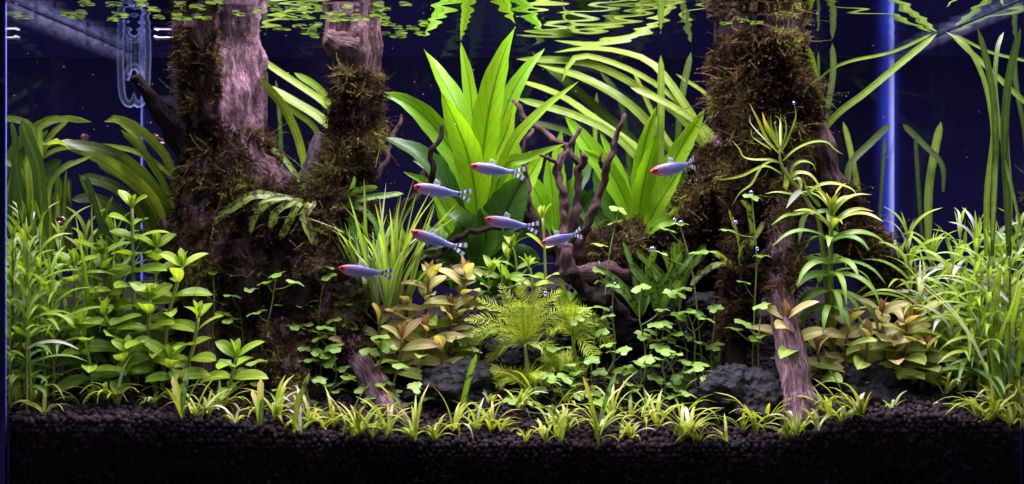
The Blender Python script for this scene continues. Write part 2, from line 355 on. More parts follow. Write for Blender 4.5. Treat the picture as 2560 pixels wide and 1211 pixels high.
# fish
b = NB('fish_body'); tc = b.n('ShaderNodeTexCoord'); sx = b.n('ShaderNodeSeparateXYZ'); b.set(sx, 0, tc.outputs['UV'])
v_ = b.math('ADD', sx.outputs[1], b.math('MULTIPLY', b.math('SUBTRACT', b.noise(260, 2, tc.outputs['Object']), 0.5), 0.10))
col = b.ramp(v_, (0.0, (0.55, 0.04, 0.07)), (0.08, (0.46, 0.03, 0.06)), (0.17, (0.36, 0.13, 0.21)), (0.28, (0.20, 0.15, 0.30)), (0.75, (0.12, 0.14, 0.36)), (0.93, (0.26, 0.28, 0.46)), (1.0, (0.03, 0.03, 0.05)))
sc_ = b.n('ShaderNodeTexVoronoi', i_Scale=520.0); b.set(sc_, 'Vector', tc.outputs['Object'])
p = b.n('ShaderNodeBsdfPrincipled', i_Base_Color=col, i_Roughness=0.36, i_Metallic=0.25, i_Normal=b.bump(sc_.outputs[0], 0.3, 0.0005)); tl = b.n('ShaderNodeBsdfTranslucent', i_Color=col)
t_ = b.n('ShaderNodeBsdfTransparent', i_Color=(0.85, 0.85, 1.0)); M['fish'] = b.done(b.mixs(0.14, b.mixs(0.32, p, tl), t_))
b = NB('fish_tail'); tc = b.n('ShaderNodeTexCoord'); sx = b.n('ShaderNodeSeparateXYZ'); b.set(sx, 0, tc.outputs['UV'])
col = b.ramp(sx.outputs[0], (0.0, (0.02, 0.02, 0.03)), (0.14, (0.7, 0.72, 0.95)), (0.32, (0.01, 0.01, 0.02)), (0.48, (0.75, 0.78, 1.0)), (0.68, (0.01, 0.01, 0.03)), (0.86, (0.5, 0.52, 0.7)))
col_n = [n for n in b.t.nodes if n.type == 'VALTORGB'][0]; col_n.color_ramp.interpolation = 'EASE'
p = b.n('ShaderNodeBsdfPrincipled', i_Base_Color=col, i_Roughness=0.5); tl = b.n('ShaderNodeBsdfTranslucent', i_Color=col); t_ = b.n('ShaderNodeBsdfTransparent')
M['tail'] = b.done(b.mixs(b.n('ShaderNodeMapRange', i_Value=sx.outputs[0], i_1=0.6, i_2=1.0, i_3=0.0, i_4=0.75).outputs[0], b.mixs(0.4, p, tl), t_))
b = NB('fish_fin'); d_ = b.n('ShaderNodeBsdfDiffuse', i_Color=(0.35, 0.40, 0.42)); tl = b.n('ShaderNodeBsdfTranslucent', i_Color=(0.35, 0.42, 0.42)); t_ = b.n('ShaderNodeBsdfTransparent')
M['fin'] = b.done(b.mixs(0.62, b.mixs(0.5, d_, tl), t_))

# ------------------------------------------------------------------ ground
FX = np.array([0, 120, 400, 560, 700, 850, 1000, 1280, 1600, 1800, 1950, 2050, 2150, 2250, 2350, 2450, 2560.])
FY = np.array([1052, 1047, 1050, 1063, 1083, 1099, 1108, 1113, 1116, 1112, 1110, 1082, 1052, 1036, 1041, 1056, 1076.])
FGX = (FX-CX)/S0; FGZ = EZ-(FY-HY)/S0
def ground(X, Y):
    X = np.asarray(X, float); Y = np.asarray(Y, float)
    z0 = np.interp(X, FGX, FGZ); zc = 4.6
    k = np.exp(-Y/7.0); z = zc+(z0-zc)*k+0.30*np.minimum(Y, 17)
    z = z+3.6*np.exp(-((X-4)/10)**2-((Y-18)/5)**2)+1.2*np.exp(-((X+17)/7)**2-((Y-13)/5)**2)+3.0*np.exp(-((X+27)/6)**2-((Y-22)/6)**2)+2.0*np.exp(-((X-24)/6)**2-((Y-22)/6)**2)
    return z+0.16*np.sin(X*1.3+Y*0.7)*np.minimum(1, Y/3)+0.12*np.sin(X*2.1-Y*1.6+1)*np.minimum(1, Y/3)
def on_ground(px, py):
    for Y in np.linspace(0.5, 22, 130):
        X = (px-CX)/scl(Y)
        if abs(X) > TW-0.3: break
        if HY+(EZ-float(ground(X, Y)))*scl(Y) <= py: return np.array([X, Y, float(ground(X, Y))])
    Y = min(Y, 22); X = np.clip((px-CX)/scl(Y), -TW+0.6, TW-0.6); return np.array([X, Y, float(ground(X, Y))])
def gp(px, Y):
    X = np.clip((px-CX)/scl(Y), -TW+0.5, TW-0.5); return np.array([X, Y, float(ground(X, Y))])

# ------------------------------------------------------------------ setting: room wall, tank, water, soil
X0, X1 = -140, 140
solo('wall', (np.array([[X0, 70, -40], [X1, 70, -40], [X1, 70, 130], [X0, 70, 130.]]), np.array([[0, 1, 2, 3]]), None), M['wall'], (0, 70, 0), kind='structure')
tank = Thing('aquarium', 'rimless clear glass aquarium tank with blue light glow painted on a corner seam', 'aquarium', (0, TD/2, 0))
g = 0.5
tank.part('front_pane', box(-TW-g, TW+g, -0.05-g, -0.05, -0.5, 34), M['glass'], smooth=False)
tank.part('back_pane', box(-TW-g, TW+g, TD+0.05, TD+0.05+g, -0.5, 34), M['glass'], smooth=False)
tank.part('side_pane', box(-TW-g, -TW-0.02, -0.04, TD+0.04, -0.5, 34), M['glass'], smooth=False)
tank.part('side_pane', box(TW+0.02, TW+g, -0.04, TD+0.04, -0.5, 34), M['glass'], smooth=False)
tank.part('bottom_pane', box(-TW, TW, 0.0, TD, -0.5, -0.02), M['glass'], smooth=False)
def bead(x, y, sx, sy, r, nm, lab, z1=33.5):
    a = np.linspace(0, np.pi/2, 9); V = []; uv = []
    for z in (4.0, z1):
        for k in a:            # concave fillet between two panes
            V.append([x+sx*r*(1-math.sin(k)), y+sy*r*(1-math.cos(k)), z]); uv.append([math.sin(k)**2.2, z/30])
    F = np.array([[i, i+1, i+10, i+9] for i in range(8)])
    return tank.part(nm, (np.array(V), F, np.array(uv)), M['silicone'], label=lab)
bead(TW-0.03, TD-0.03, -1, -1, 1.6, 'silicone_glow_seam', 'silicone seam with bright blue light glow painted in')
bead(-TW+0.03, TD-0.03, 1, -1, 0.30, 'silicone_glow_seam', 'thin silicone seam with blue light glow painted in')
bead(-TW+0.02, 0.03, 1, 1, 0.16, 'silicone_glow_seam', None, 33.0)
for sx, w in ((-1, 1.25), (1, 0.8)):       # mineral film along the water line on the side panes
    n = 60; y = np.linspace(0.05, TD-0.1, n); V = []; uv = []
    for i, yy in enumerate(y):
        for v_ in (0, 0.5, 1): V.append([sx*(TW-0.04-0.03*v_), yy, WZ-0.08-w*(1-v_)]); uv.append([yy/TD, v_])
    i = np.arange(n-1)[:, None]*3+np.arange(2)[None, :]; i = i.ravel()
    tank.part('waterline_film', (np.array(V), np.stack([i, i+1, i+4, i+3], 1), np.array(uv)), M['film'])

# water: closed body, rippled top
nx, ny = 260, 110
xs = np.linspace(-TW+0.02, TW-0.02, nx); ys = np.linspace(0.0, TD-0.02, ny); GX, GY = np.meshgrid(xs, ys, indexing='ij')
amp = 0.35+0.65*np.exp(-((GX-1)/11)**2)+0.45*np.exp(-((GX+16)/8)**2)
rip = 0.0*GX
r2 = np.random.default_rng(5)
for k in range(26):
    lam = r2.uniform(1.6, 4.5); an = r2.normal(np.pi/2, 0.5); rip += 0.0010*lam*np.sin((GX*np.cos(an)+GY*np.sin(an))*2*np.pi/lam+r2.uniform(0, 6.3))
edge = np.minimum(1, np.minimum(TW-abs(GX), np.minimum(GY, TD-GY))/0.8)
GZ = WZ+rip*amp*edge
V = np.stack([GX, GY, GZ], -1).reshape(-1, 3)
i = (np.arange(nx-1)[:, None]*ny+np.arange(ny-1)[None, :]).ravel()
F = [np.stack([i, i+ny, i+ny+1, i+1], 1)]
cor = [0, (nx-1)*ny, nx*ny-1, ny-1]; nb = len(V); V = np.vstack([V, [[x, y, 0.05] for x, y in ((xs[0], ys[0]), (xs[-1], ys[0]), (xs[-1], ys[-1]), (xs[0], ys[-1]))]])
def ngon(l): return np.array([l])
F += [ngon([nb, nb+1]+[k*ny for k in range(nx-1, -1, -1)]), ngon([nb+2, nb+3]+[k*ny+ny-1 for k in range(nx)]),
      ngon([nb+3, nb]+list(range(0, ny))), ngon([nb+1, nb+2]+[(nx-1)*ny+k for k in range(ny-1, -1, -1)]), ngon([nb+3, nb+2, nb+1, nb])]
wo = solo('water', (V, F, None), M['water'], (0, TD/2, 0), kind='structure', smooth=False)
sm = np.zeros(len(wo.data.polygons), bool); sm[:(nx-1)*(ny-1)] = True; wo.data.polygons.foreach_set('use_smooth', sm)

# soil: a bed below, granules on its top and against the front glass
nx, ny = 150, 60
xs = np.linspace(-TW+0.06, TW-0.06, nx); ys = np.linspace(0.42, TD-0.06, ny); GX, GY = np.meshgrid(xs, ys, indexing='ij')
GZ = ground(GX, GY)-0.16+0.10*np.sin(GX*7.3+np.sin(GY*5))*np.sin(GY*6.1)
V = np.stack([GX, GY, GZ], -1).reshape(-1, 3); i = (np.arange(nx-1)[:, None]*ny+np.arange(ny-1)[None, :]).ravel()
F = [np.stack([i, i+ny, i+ny+1, i+1], 1)]; n0 = len(V)
bot = np.stack([xs, np.full(nx, 0.42), np.full(nx, 0.1)], 1); V = np.vstack([V, bot]); j = np.arange(nx-1)
F.append(np.stack([n0+j, n0+j+1, (j+1)*ny, j*ny], 1))
soil = solo('soil', (V, F, None), M['soil'], (0, TD/2, 0), kind='structure')
def ico():
    p = (1+5**0.5)/2
    v = [nz(q) for q in ((-1, p, 0), (1, p, 0), (-1, -p, 0), (1, -p, 0), (0, -1, p), (0, 1, p), (0, -1, -p), (0, 1, -p), (p, 0, -1), (p, 0, 1), (-p, 0, -1), (-p, 0, 1))]
    f = [(0, 11, 5), (0, 5, 1), (0, 1, 7), (0, 7, 10), (0, 10, 11), (1, 5, 9), (5, 11, 4), (11, 10, 2), (10, 7, 6), (7, 1, 8), (3, 9, 4), (3, 4, 2), (3, 2, 6), (3, 6, 8), (3, 8, 9), (4, 9, 5), (2, 4, 11), (6, 2, 10), (8, 6, 7), (9, 8, 1)]
    return v, f
def icosub(k):
    v, f = ico()
    for _ in range(k):
        c = {}; nf = []
        def m(a, b_):
            key = (min(a, b_), max(a, b_))
            if key not in c: v.append(nz((v[a]+v[b_])/2)); c[key] = len(v)-1
            return c[key]
        for a, b_, d in f:
            x, y, z = m(a, b_), m(b_, d), m(d, a); nf += [(a, x, z), (b_, y, x), (d, z, y), (x, y, z)]
        f = nf
    return np.array(v), np.array(f)
IV, IF = icosub(1)
pos = []
for lay, (yy, dx, dz) in enumerate(((0.24, 0.37, 0.30), (0.45, 0.37, 0.30))):
    for r_, z in enumerate(np.arange(0.3, 6.4, dz)):
        for x in np.arange(-TW+0.25, TW-0.2, dx):
            x = x+(r_ % 2)*dx/2+lay*0.15+rng.normal(0, 0.05); zz = z+rng.normal(0, 0.05)+lay*0.14
            if zz < ground(x, 0.2)-0.05 and abs(x) < TW-0.2: pos.append((x, yy+abs(rng.normal(0, 0.03)), zz, rng.uniform(0.12, 0.21)))
for y in np.arange(0.35, 16, 0.33):
    d = 0.36 if y < 7 else 0.5 if y < 12 else 0.62
    for x in np.arange(-TW+0.25, TW-0.2, d):
        x = x+rng.normal(0, 0.09); y2 = max(0.26, y+rng.normal(0, 0.09))
        if abs(x) < TW-0.22: pos.append((x, y2, float(ground(x, y2))-0.07+rng.normal(0, 0.05), rng.uniform(0.10, 0.22)))
pos = np.array(pos); N = len(pos)
# the 300 that show largest: nearest, in the lit band of the front edge
cand = np.where((pos[:, 1] < 0.75) & (pos[:, 2] > ground(pos[:, 0], pos[:, 1]*0+0.3)-0.55) & (np.abs(pos[:, 0]) < 29.3))[0]
pick = rng.choice(cand[pos[cand, 1] < 0.4], 300, replace=False) if (pos[cand, 1] < 0.4).sum() > 300 else cand[:300]
rest = np.setdiff1d(np.arange(N), pick)
def lump(seed):
    V = IV.copy(); q = np.random.default_rng(seed); d = q.normal(size=(5, 3)); d /= np.linalg.norm(d, axis=1, keepdims=True)
    return V*(1+0.13*np.tanh(3*(V@d.T)).sum(1)[:, None]*0.6)*q.uniform(0.88, 1.12, 3)
LV = [lump(k) for k in range(8)]
gm = [build('soil_granule', v, IF, M['soil']) for v in LV]
for k in pick:
    o = bpy.data.objects.new('soil_granule', gm[k % 8]); C.objects.link(o); o.parent = soil
    o.location = (pos[k, :3]-np.array([0, TD/2, 0]))*U; o.scale = (pos[k, 3],)*3; o.rotation_euler = rng.uniform(0, 6.28, 3)
def rotm(n):
    q = rng.normal(size=(n, 4)); q /= np.linalg.norm(q, axis=1, keepdims=True); w, x, y, z = q.T
    return np.stack([1-2*(y*y+z*z), 2*(x*y-z*w), 2*(x*z+y*w), 2*(x*y+z*w), 1-2*(x*x+z*z), 2*(y*z-x*w), 2*(x*z-y*w), 2*(y*z+x*w), 1-2*(x*x+y*y)], 1).reshape(n, 3, 3)
R = rotm(len(rest)); base = np.stack(LV)[rest % 8]
Vg = np.einsum('nij,nkj->nki', R, base)*pos[rest, 3][:, None, None]+pos[rest, :3][:, None]
Fg = IF[None]+(np.arange(len(rest))*len(IV))[:, None, None]
o = bpy.data.objects.new('soil_granules', build('soil_granules', Vg.reshape(-1, 3), Fg.reshape(-1, 3), M['soil'], tint=np.repeat(rng.uniform(0, 1, len(rest)), len(IV)), origin=(0, TD/2, 0)))
C.objects.link(o); o.parent = soil; o['kind'] = 'stuff'

# ------------------------------------------------------------------ driftwood
def limb(path, rad, n=44, seg=36, rough=0.18, ridge=0.15, seed=0.0, kink=0.0):
    P = catmull(path, n)
    if kink:
        P = P+kink*np.array([np.array(mnoise.noise_vector(Vector(p*0.55+seed)))+0.5*np.array(mnoise.noise_vector(Vector(p*1.4+seed))) for p in P])
    T = tangents(P); d = np.concatenate([[0], np.cumsum(np.linalg.norm(np.diff(P, axis=0), axis=1))])
    R = np.interp(np.linspace(0, 1, n), np.linspace(0, 1, len(rad)), rad)
    ref = np.array([0, 1., 0]); A = np.cross(ref, T); A /= np.linalg.norm(A, axis=1, keepdims=True)+1e-9; B = np.cross(T, A)
    a = np.linspace(0, 2*np.pi, seg, endpoint=False)+np.pi/2*0
    D = np.cos(a)[None, :, None]*A[:, None]+np.sin(a)[None, :, None]*B[:, None]
    mr = float(np.mean(rad)); f = np.zeros((n, seg))
    for i in range(n):
        for j in range(seg):
            p = P[i]+D[i, j]*R[i]
            f[i, j] = rough*mnoise.noise(Vector(p/(mr*1.3)+seed))*1.3+rough*0.5*mnoise.noise(Vector(p/(mr*0.45)+seed+9))
            f[i, j] += ridge*(abs(mnoise.noise(Vector((math.cos(a[j])*3.1+seed, math.sin(a[j])*3.1, d[i]*0.10/max(0.3, mr*0.4)))))*2-0.5)
    V = P[:, None]+D*(R[:, None]*(1+f))[:, :, None]
    uv = np.stack(np.broadcast_arrays(np.abs(a/np.pi-1)[None, :], d[:, None]*0.5+seed), -1).reshape(-1, 2)
    i = np.arange(n-1)[:, None]*seg; j = np.arange(seg)[None, :]; k = (j+1) % seg
    Q = np.stack([i+j, i+k, i+seg+k, i+seg+j], -1).reshape(-1, 4); m = n*seg
    VV = np.vstack([V.reshape(-1, 3), P[0]-T[0]*R[0]*0.25, P[-1]+T[-1]*R[-1]*0.35]); uv = np.vstack([uv, [0.5, seed], [0.5, d[-1]*0.5+seed]])
    F = [Q, np.stack([np.full(seg, m), k[0], j[0]], 1), np.stack([np.full(seg, m+1), (n-1)*seg+j[0], (n-1)*seg+k[0]], 1)]
    return (VV, F, uv), V, D
def rp(l, Y): return [r_/scl(Y) for r_ in l]

def moss_roots(V, D, t0, t1, dens, patch=0.0, azf=None, seed=0):
    n, seg, _ = V.shape; i0, i1 = int(t0*(n-1)), max(int(t0*(n-1))+1, int(t1*(n-1)))
    area_ = 0
    ri = rng.uniform(i0, i1, dens); rj = rng.integers(0, seg, dens)
    ii = np.clip(ri.astype(int), 0, n-2); fr = (ri-ii)[:, None]
    p = V[ii, rj]*(1-fr)+V[ii+1, rj]*fr; d = D[ii, rj]
    keep = d[:, 1] < 0.55
    if patch:
        nv = np.array([mnoise.noise(Vector(q*0.55+seed)) for q in p]); keep &= nv > 0.45-patch*0.9
    if azf is not None: keep &= azf(p, d)
    return p[keep], d[keep]
def moss_mesh(Rt, Nm, L0, L1, up=0.1, green=0.25, wid=0.043):
    n0 = len(Rt); idx = rng.integers(0, n0, int(n0*1.2)); short = np.concatenate([np.zeros(n0, bool), np.ones(len(idx), bool)])
    jit = rng.normal(0, 0.16, (len(idx), 3)); Rt = np.vstack([Rt, Rt[idx]+jit]); Nm = np.vstack([Nm, Nm[idx]]); n = len(Rt)
    clump = np.array([mnoise.noise(Vector(p*0.42))+0.8*mnoise.noise(Vector(p*1.3+5)) for p in Rt])
    Rt = Rt+Nm*np.clip(0.55*clump, -0.1, 0.5)[:, None]*short[:, None]           # cushions of uneven depth
    L = rng.uniform(L0, L1, n)[:, None]*(0.55+0.8*rng.random((n, 1))**3)*np.clip(0.8+1.2*clump, 0.3, 1.7)[:, None]
    L = np.where(short[:, None], rng.uniform(0.22, 0.48, (n, 1)), L)
    d = Nm+rng.normal(0, 0.6, (n, 3)); d[:, 2] += up; d /= np.linalg.norm(d, axis=1, keepdims=True)
    c = rng.normal(0, 0.75, (n, 3)); c[:, 2] -= 0.35
    S = np.cross(d, rng.normal(size=(n, 3))); S /= np.linalg.norm(S, axis=1, keepdims=True); S2 = np.cross(d, S)
    K = 6; Vs = []; pts = []; ph = rng.uniform(0, 6.3, (n, 1)); fq = rng.uniform(3, 8, (n, 1)); wa = rng.uniform(0.05, 0.16, (n, 1))
    for k in range(K):
        t = k/(K-1); p = Rt-0.10*Nm+d*L*t+c*L*t*t*0.6+(S*np.sin(ph+fq*t)+S2*np.cos(ph*1.7+fq*t))*wa*L*t; pts.append(p); w = wid*(1-0.75*t); Vs += [p-S*w, p+S*w]
    Fs = []
    for k in range(K-1): a = 2*k; Fs += [[a, a+1, a+3], [a, a+3, a+2]]
    q = 2*K; lf = wid*4.4
    for k in range(1, K):
        t = k/(K-1); tg = pts[k]-pts[k-1]; tg /= np.linalg.norm(tg, axis=1, keepdims=True)+1e-9
        for sg in (-1, 1):
            z = lf*(1.15-0.6*t)*rng.uniform(0.6, 1.3, (n, 1))
            Vs += [pts[k]-tg*wid*0.8, pts[k]+tg*wid*0.8, pts[k]+S*sg*z+tg*z*0.8+S2*z*rng.uniform(-.7, .7, (n, 1))]; Fs.append([q, q+1, q+2]); q += 3
    V = np.stack(Vs, 1); F = np.array(Fs)[None]+(np.arange(n)*q)[:, None, None]
    tint = np.clip(0.36+0.42*clump+rng.normal(0, 0.15, n)+green*(0.3+clump)-0.14*short, 0, 1)
    return (V.reshape(-1, 3), F.reshape(-1, 3), None), np.repeat(tint, q)

class Wood(Thing):
    def add(s, name, path, rad, Y0, Y1, mat='wood', moss=None, **k):
        pp = pth(path, Y0, Y1); ym = (Y0+Y1)/2; (g_, V, D) = limb(pp, rp(rad, ym), **k)
        o = s.part(name, g_, M[mat])
        if moss:
            for q in moss: s.mr.append(moss_roots(V, D, q[0], q[1], q[2], q[3], q[4] if len(q) > 4 else None, 3.0))
        return o
wl = Wood('driftwood_stump', 'large mossy twin-trunk driftwood stump reaching the water surface', 'driftwood', gp(640, 9)); wl.mr = []
wl.add('trunk', [(548, -40), (545, 80), (552, 200), (562, 330), (570, 450), (560, 580), (540, 720)], [108, 103, 96, 98, 112, 135, 110], 10.5, 10.5, 'wood_pale', [(0.17, 0.56, 3850, 0.80, lambda p, d: d[:, 0] < 0.30), (0.5, 0.72, 1980, 0.85), (0.62, 1, 2530, 0.9)], seed=1.0, n=70, seg=56)
wl.add('trunk', [(880, -40), (884, 100), (893, 190), (885, 300), (870, 400), (850, 500), (800, 620), (780, 760), (765, 900)], [66, 68, 60, 58, 62, 82, 118, 125, 90], 10.5, 9.5, 'wood', [(0.25, 0.55, 3190, 1.1), (0.5, 1, 4730, 0.95)], seed=2.0, n=80, seg=48)
wl.add('knot', [(880, 120), (845, 108), (815, 92)], [62, 44, 20], 9.8, 9.0, 'wood', seed=3.0, n=18)
wl.add('broken_stub', [(800, 540), (788, 430), (800, 335)], [42, 36, 12], 12.5, 13, 'wood_grey', seed=4.0, n=30)
wl.add('broken_branch', [(560, 500), (475, 395), (405, 285), (338, 192)], [40, 27, 21, 13], 10.0, 7.8, 'wood_black', seed=5.0, ridge=0.22)
wl.add('crosspiece', [(540, 540), (660, 545), (760, 560), (850, 560)], [95, 78, 80, 85], 9.6, 9.4, 'wood_dark', [(0, 1, 3300, 0.9)], seed=6.0)
wl.add('root', [(545, 540), (515, 680), (520, 800), (515, 925), (505, 1000)], [90, 62, 48, 44, 40], 9.2, 6.5, 'wood', [(0, 0.6, 1210, 0.55)], seed=7.0)
wl.add('root', [(480, 560), (462, 700), (480, 830), (505, 960)], [70, 50, 40, 36], 10, 7.5, 'wood', [(0, 0.9, 1210, 0.8)], seed=8.0)
wl.add('root', [(840, 740), (880, 860), (920, 940), (975, 1025), (1042, 1100)], [70, 38, 33, 36, 14], 9, 2.0, 'wood_pale', [(0, 0.42, 990, 0.9)], seed=9.0)
wl.add('root', [(700, 800), (725, 920), (745, 1010), (765, 1095)], [95, 62, 36, 26], 8.5, 2.2, 'wood_pale', [(0, 0.66, 1870, 1.0)], seed=10.0)
wl.add('root', [(600, 620), (640, 760), (660, 900), (650, 1000)], [110, 100, 72, 50], 9.4, 7.5, 'wood_dark', [(0, 1, 2530, 0.95)], seed=11.0)
wl.add('root', [(720, 560), (745, 680), (720, 820), (690, 960)], [120, 125, 115, 80], 10.2, 8.8, 'wood_black', [(0, 1, 2860, 0.9)], seed=12.0)
wl.add('root', [(860, 520), (880, 640), (890, 740), (930, 860)], [70, 66, 55, 40], 10.5, 9.0, 'wood_black', [(0, 0.9, 1430, 0.95)], seed=13.0)
wl.add('root', [(600, 420), (660, 470), (720, 520), (800, 560)], [60, 66, 60, 60], 9.8, 9.6, 'wood', [(0, 1, 1430, 0.85)], seed=14.0)
R_ = np.vstack([a for a, _ in wl.mr]); N_ = np.vstack([b_ for _, b_ in wl.mr])
g_, t_ = moss_mesh(R_, N_, 0.5, 1.0, 0.1, 0.16); wl.part('moss', g_, M['moss'], tint=t_, smooth=False, kind='stuff')

wr = Wood('driftwood_root', 'thick mossy driftwood root standing on several pale legs', 'driftwood', gp(1900, 9)); wr.mr = []
wr.add('trunk', [(1905, -20), (1900, 100), (1908, 200), (1912, 300), (1905, 380)], [103, 100, 104, 104, 90], 11.2, 11, 'wood_dark', [(0.30, 1, 6237, 1.25)], seed=21.0, n=50, seg=48)
wr.add('leg', [(1865, 230), (1828, 330), (1795, 420), (1752, 520), (1738, 660)], [56, 30, 54, 58, 56], 11, 12.5, 'wood_pale', [(0, 0.26, 668, 1.25), (0.34, 1, 4455, 1.25)], seed=22.0)
wr.add('leg', [(1890, 300), (1885, 430), (1870, 570), (1850, 720), (1838, 860), (1838, 955)], [84, 70, 56, 44, 26, 36], 10.6, 6.2, 'wood_dark', [(0, 0.86, 4900, 1.25)], seed=23.0, n=60)
wr.add('leg', [(1955, 300), (1965, 430), (1950, 570), (1950, 700), (1968, 840), (1988, 950), (2005, 1075)], [64, 54, 42, 32, 32, 36, 50], 10.8, 1.8, 'wood_pale', [(0, 0.60, 2400, 0.85)], seed=24.0, n=64)
wr.add('leg', [(1975, 250), (2030, 330), (2062, 420), (2100, 520), (2160, 620), (2225, 705), (2275, 800)], [56, 40, 38, 44, 48, 48, 46], 11.6, 12.5, 'wood', [(0, 0.12, 445, 1.25), (0.40, 1, 3800, 0.9)], seed=25.0, n=60)
wr.add('fallen_log', [(1440, 680), (1560, 630), (1680, 640), (1800, 650), (1900, 640)], [55, 66, 72, 76, 70], 13.5, 13.5, 'wood_black', [(0, 1, 3861, 1.25)], seed=26.0)
R_ = np.vstack([a for a, _ in wr.mr]); N_ = np.vstack([b_ for _, b_ in wr.mr])
g_, t_ = moss_mesh(R_, N_, 0.5, 1.05, 0.1, 0.10); wr.part('moss', g_, M['moss'], tint=t_, smooth=False, kind='stuff')

wc = Wood('driftwood_twigs', 'forked purple-brown driftwood twigs between the two broad-leaved plants', 'driftwood', gp(1430, 10)); wc.mr = []
def twig(w, l, r_, Y0, Y1, m, s): w.add('twig', l, [q*0.58 for q in r_], Y0, Y1, m, seed=s, n=50, seg=16, rough=0.34, ridge=0.30, kink=0.42)
twig(wc, [(1402, 665), (1412, 560), (1408, 475), (1400, 425), (1422, 370), (1449, 322)], [28, 21, 20, 18, 15, 8], 9.5, 11, 'wood_twig', 31.)
twig(wc, [(1287, 255), (1325, 308), (1370, 343), (1415, 365), (1448, 415), (1455, 480), (1430, 570), (1420, 650)], [9, 13, 15, 14, 16, 17, 20, 24], 12.5, 10.5, 'wood_twig', 32.)
twig(wc, [(1563, 282), (1538, 345), (1520, 425), (1490, 485), (1465, 560), (1445, 650)], [8, 13, 17, 17, 19, 24], 9.5, 10, 'wood_twig', 33.)
twig(wc, [(1327, 322), (1312, 370), (1320, 450), (1338, 545), (1380, 640)], [8, 10, 14, 17, 18], 13, 11, 'wood_twig', 34.)
twig(wc, [(1278, 488), (1310, 530), (1360, 590), (1410, 650)], [12, 20, 22, 24], 11.5, 10, 'wood_dark', 35.)
twig(wc, [(1415, 610), (1428, 680), (1490, 690), (1560, 690), (1610, 715)], [22, 38, 40, 34, 16], 8.5, 9.5, 'wood_twig', 36.)
twig(wc, [(1425, 680), (1490, 740), (1545, 770), (1590, 800)], [30, 32, 24, 10], 8.6, 8, 'wood_dark', 37.)
twig(wc, [(1400, 425), (1385, 400), (1352, 392)], [14, 11, 5], 10.6, 10, 'wood_twig', 38.)
twig(wc, [(1450, 420), (1462, 405), (1460, 392)], [14, 15, 13], 11, 10.4, 'wood_twig', 39.)
twig(wc, [(1520, 430), (1500, 400), (1496, 380)], [12, 9, 4], 9.8, 9.4, 'wood_twig', 40.)
wd_ = Wood('driftwood_branch', 'bare dark driftwood branch beside the drooping grass blades', 'driftwood', gp(1020, 9)); wd_.mr = []
twig(wd_, [(1102, 316), (1082, 410), (1070, 500), (1045, 590), (1000, 700)], [9, 14, 15, 17, 20], 8.5, 9, 'wood_dark', 41.)
twig(wd_, [(1292, 570), (1210, 574), (1140, 598), (1070, 650), (1015, 700)], [8, 12, 14, 16, 18], 9.5, 9, 'wood_dark', 42.)
twig(wd_, [(1005, 285), (978, 365), (940, 440), (900, 520)], [7, 9, 10, 12], 14, 12, 'wood_twig', 43.)
twig(wd_, [(1090, 400), (1045, 465), (990, 560), (950, 650)], [12, 20, 25, 26], 13, 11, 'wood_pale', 44.)

# ------------------------------------------------------------------ lava rocks
def rock(px, py, Y, rx, rz, lab, seed):
    s = scl(Y); V, F = icosub(4); V = V.copy(); q = np.array([rx/s, rx/s*0.8, rz/s])
    for i in range(len(V)):
        v = Vector(V[i]*1.2+seed); f = 0.42*mnoise.noise(v*1.1)+0.24*abs(mnoise.noise(v*2.7))+0.12*mnoise.noise(v*6)+0.08*mnoise.noise(v*14)-0.12*max(0, mnoise.noise(v*9)-0.2)
        V[i] = V[i]*(1+f)
    V = V*q+W(px, py, Y)
    solo('lava_rock', (V, F, None), M['rock'], W(px, py+rz, Y), lab, 'rock', 'black lava rocks')
rock(1125, 985, 6.0, 122, 78, 'black lava rock beneath the bronze stems beside the pale root', 1.0)
rock(1838, 1005, 4.2, 108, 78, 'large rough black lava rock at the foot of the mossy root', 5.2)
rock(2165, 985, 5.2, 118, 68, 'wide black lava rock under the bronze-leaved stems', 9.4)
rock(1600, 990, 6.5, 82, 48, 'low black lava rock half hidden under the clover patch', 14.0)
rock(1765, 775, 9.5, 52, 42, 'small black lava rock high up beside the mossy leg', 17.0)
rock(1290, 900, 8.0, 90, 45, 'dark lava rock behind the feathery plant', 23.0)
rock(640, 1010, 7.0, 75, 55, 'dark lava rock between the round-leaved stems and the roots', 29.0)
rock(1600, 800, 12.0, 150, 95, 'broad dark lava rock behind the clover patch', 33.0)

# ------------------------------------------------------------------ strap-leaved plants (drawn leaf by leaf)
FACE = (0.15, -1, 0.45)
def drawn(t, l, width, Y0, Y1, mat, kind='strap', n=18, fold=0.15, twist=None, face=None, wavy=0.0, pc='leaf', ripple=0.0):
    P = inside(pth(l, Y0, Y1)); fc = face or (ru(-.5, .5), -1, ru(0.1, 0.9))
    t.part(pc, leaf(P, width/scl((Y0+Y1)/2), kind, n, face=fc, fold=fold, twist=ru(-.7, .7) if twist is None else twist, wavy=wavy, ripple=ripple), M[mat])
v = Thing('eelgrass_plant', 'clump of arching ribbon leaves beside the left glass', 'aquatic plant', gp(440, 13), 'ribbon-leaved plants')
drawn(v, [(472, 640), (456, 520), (420, 400), (350, 325), (290, 298), (260, 305)], 24, 13, 12, 'val')
drawn(v, [(425, 620), (385, 505), (300, 425), (220, 378), (150, 360), (112, 356)], 36, 13, 5.2, 'val')
drawn(v, [(455, 600), (400, 480), (330, 410), (250, 372), (150, 362), (85, 372)], 28, 14, 5, 'val_dark')
drawn(v, [(455, 580), (400, 440), (352, 372), (302, 325)], 17, 13, 12, 'val')
drawn(v, [(445, 560), (420, 480), (372, 400), (340, 340), (288, 296)], 15, 14, 13.5, 'val')
drawn(v, [(500, 520), (430, 440), (340, 380), (235, 362)], 13, 15, 13, 'val')
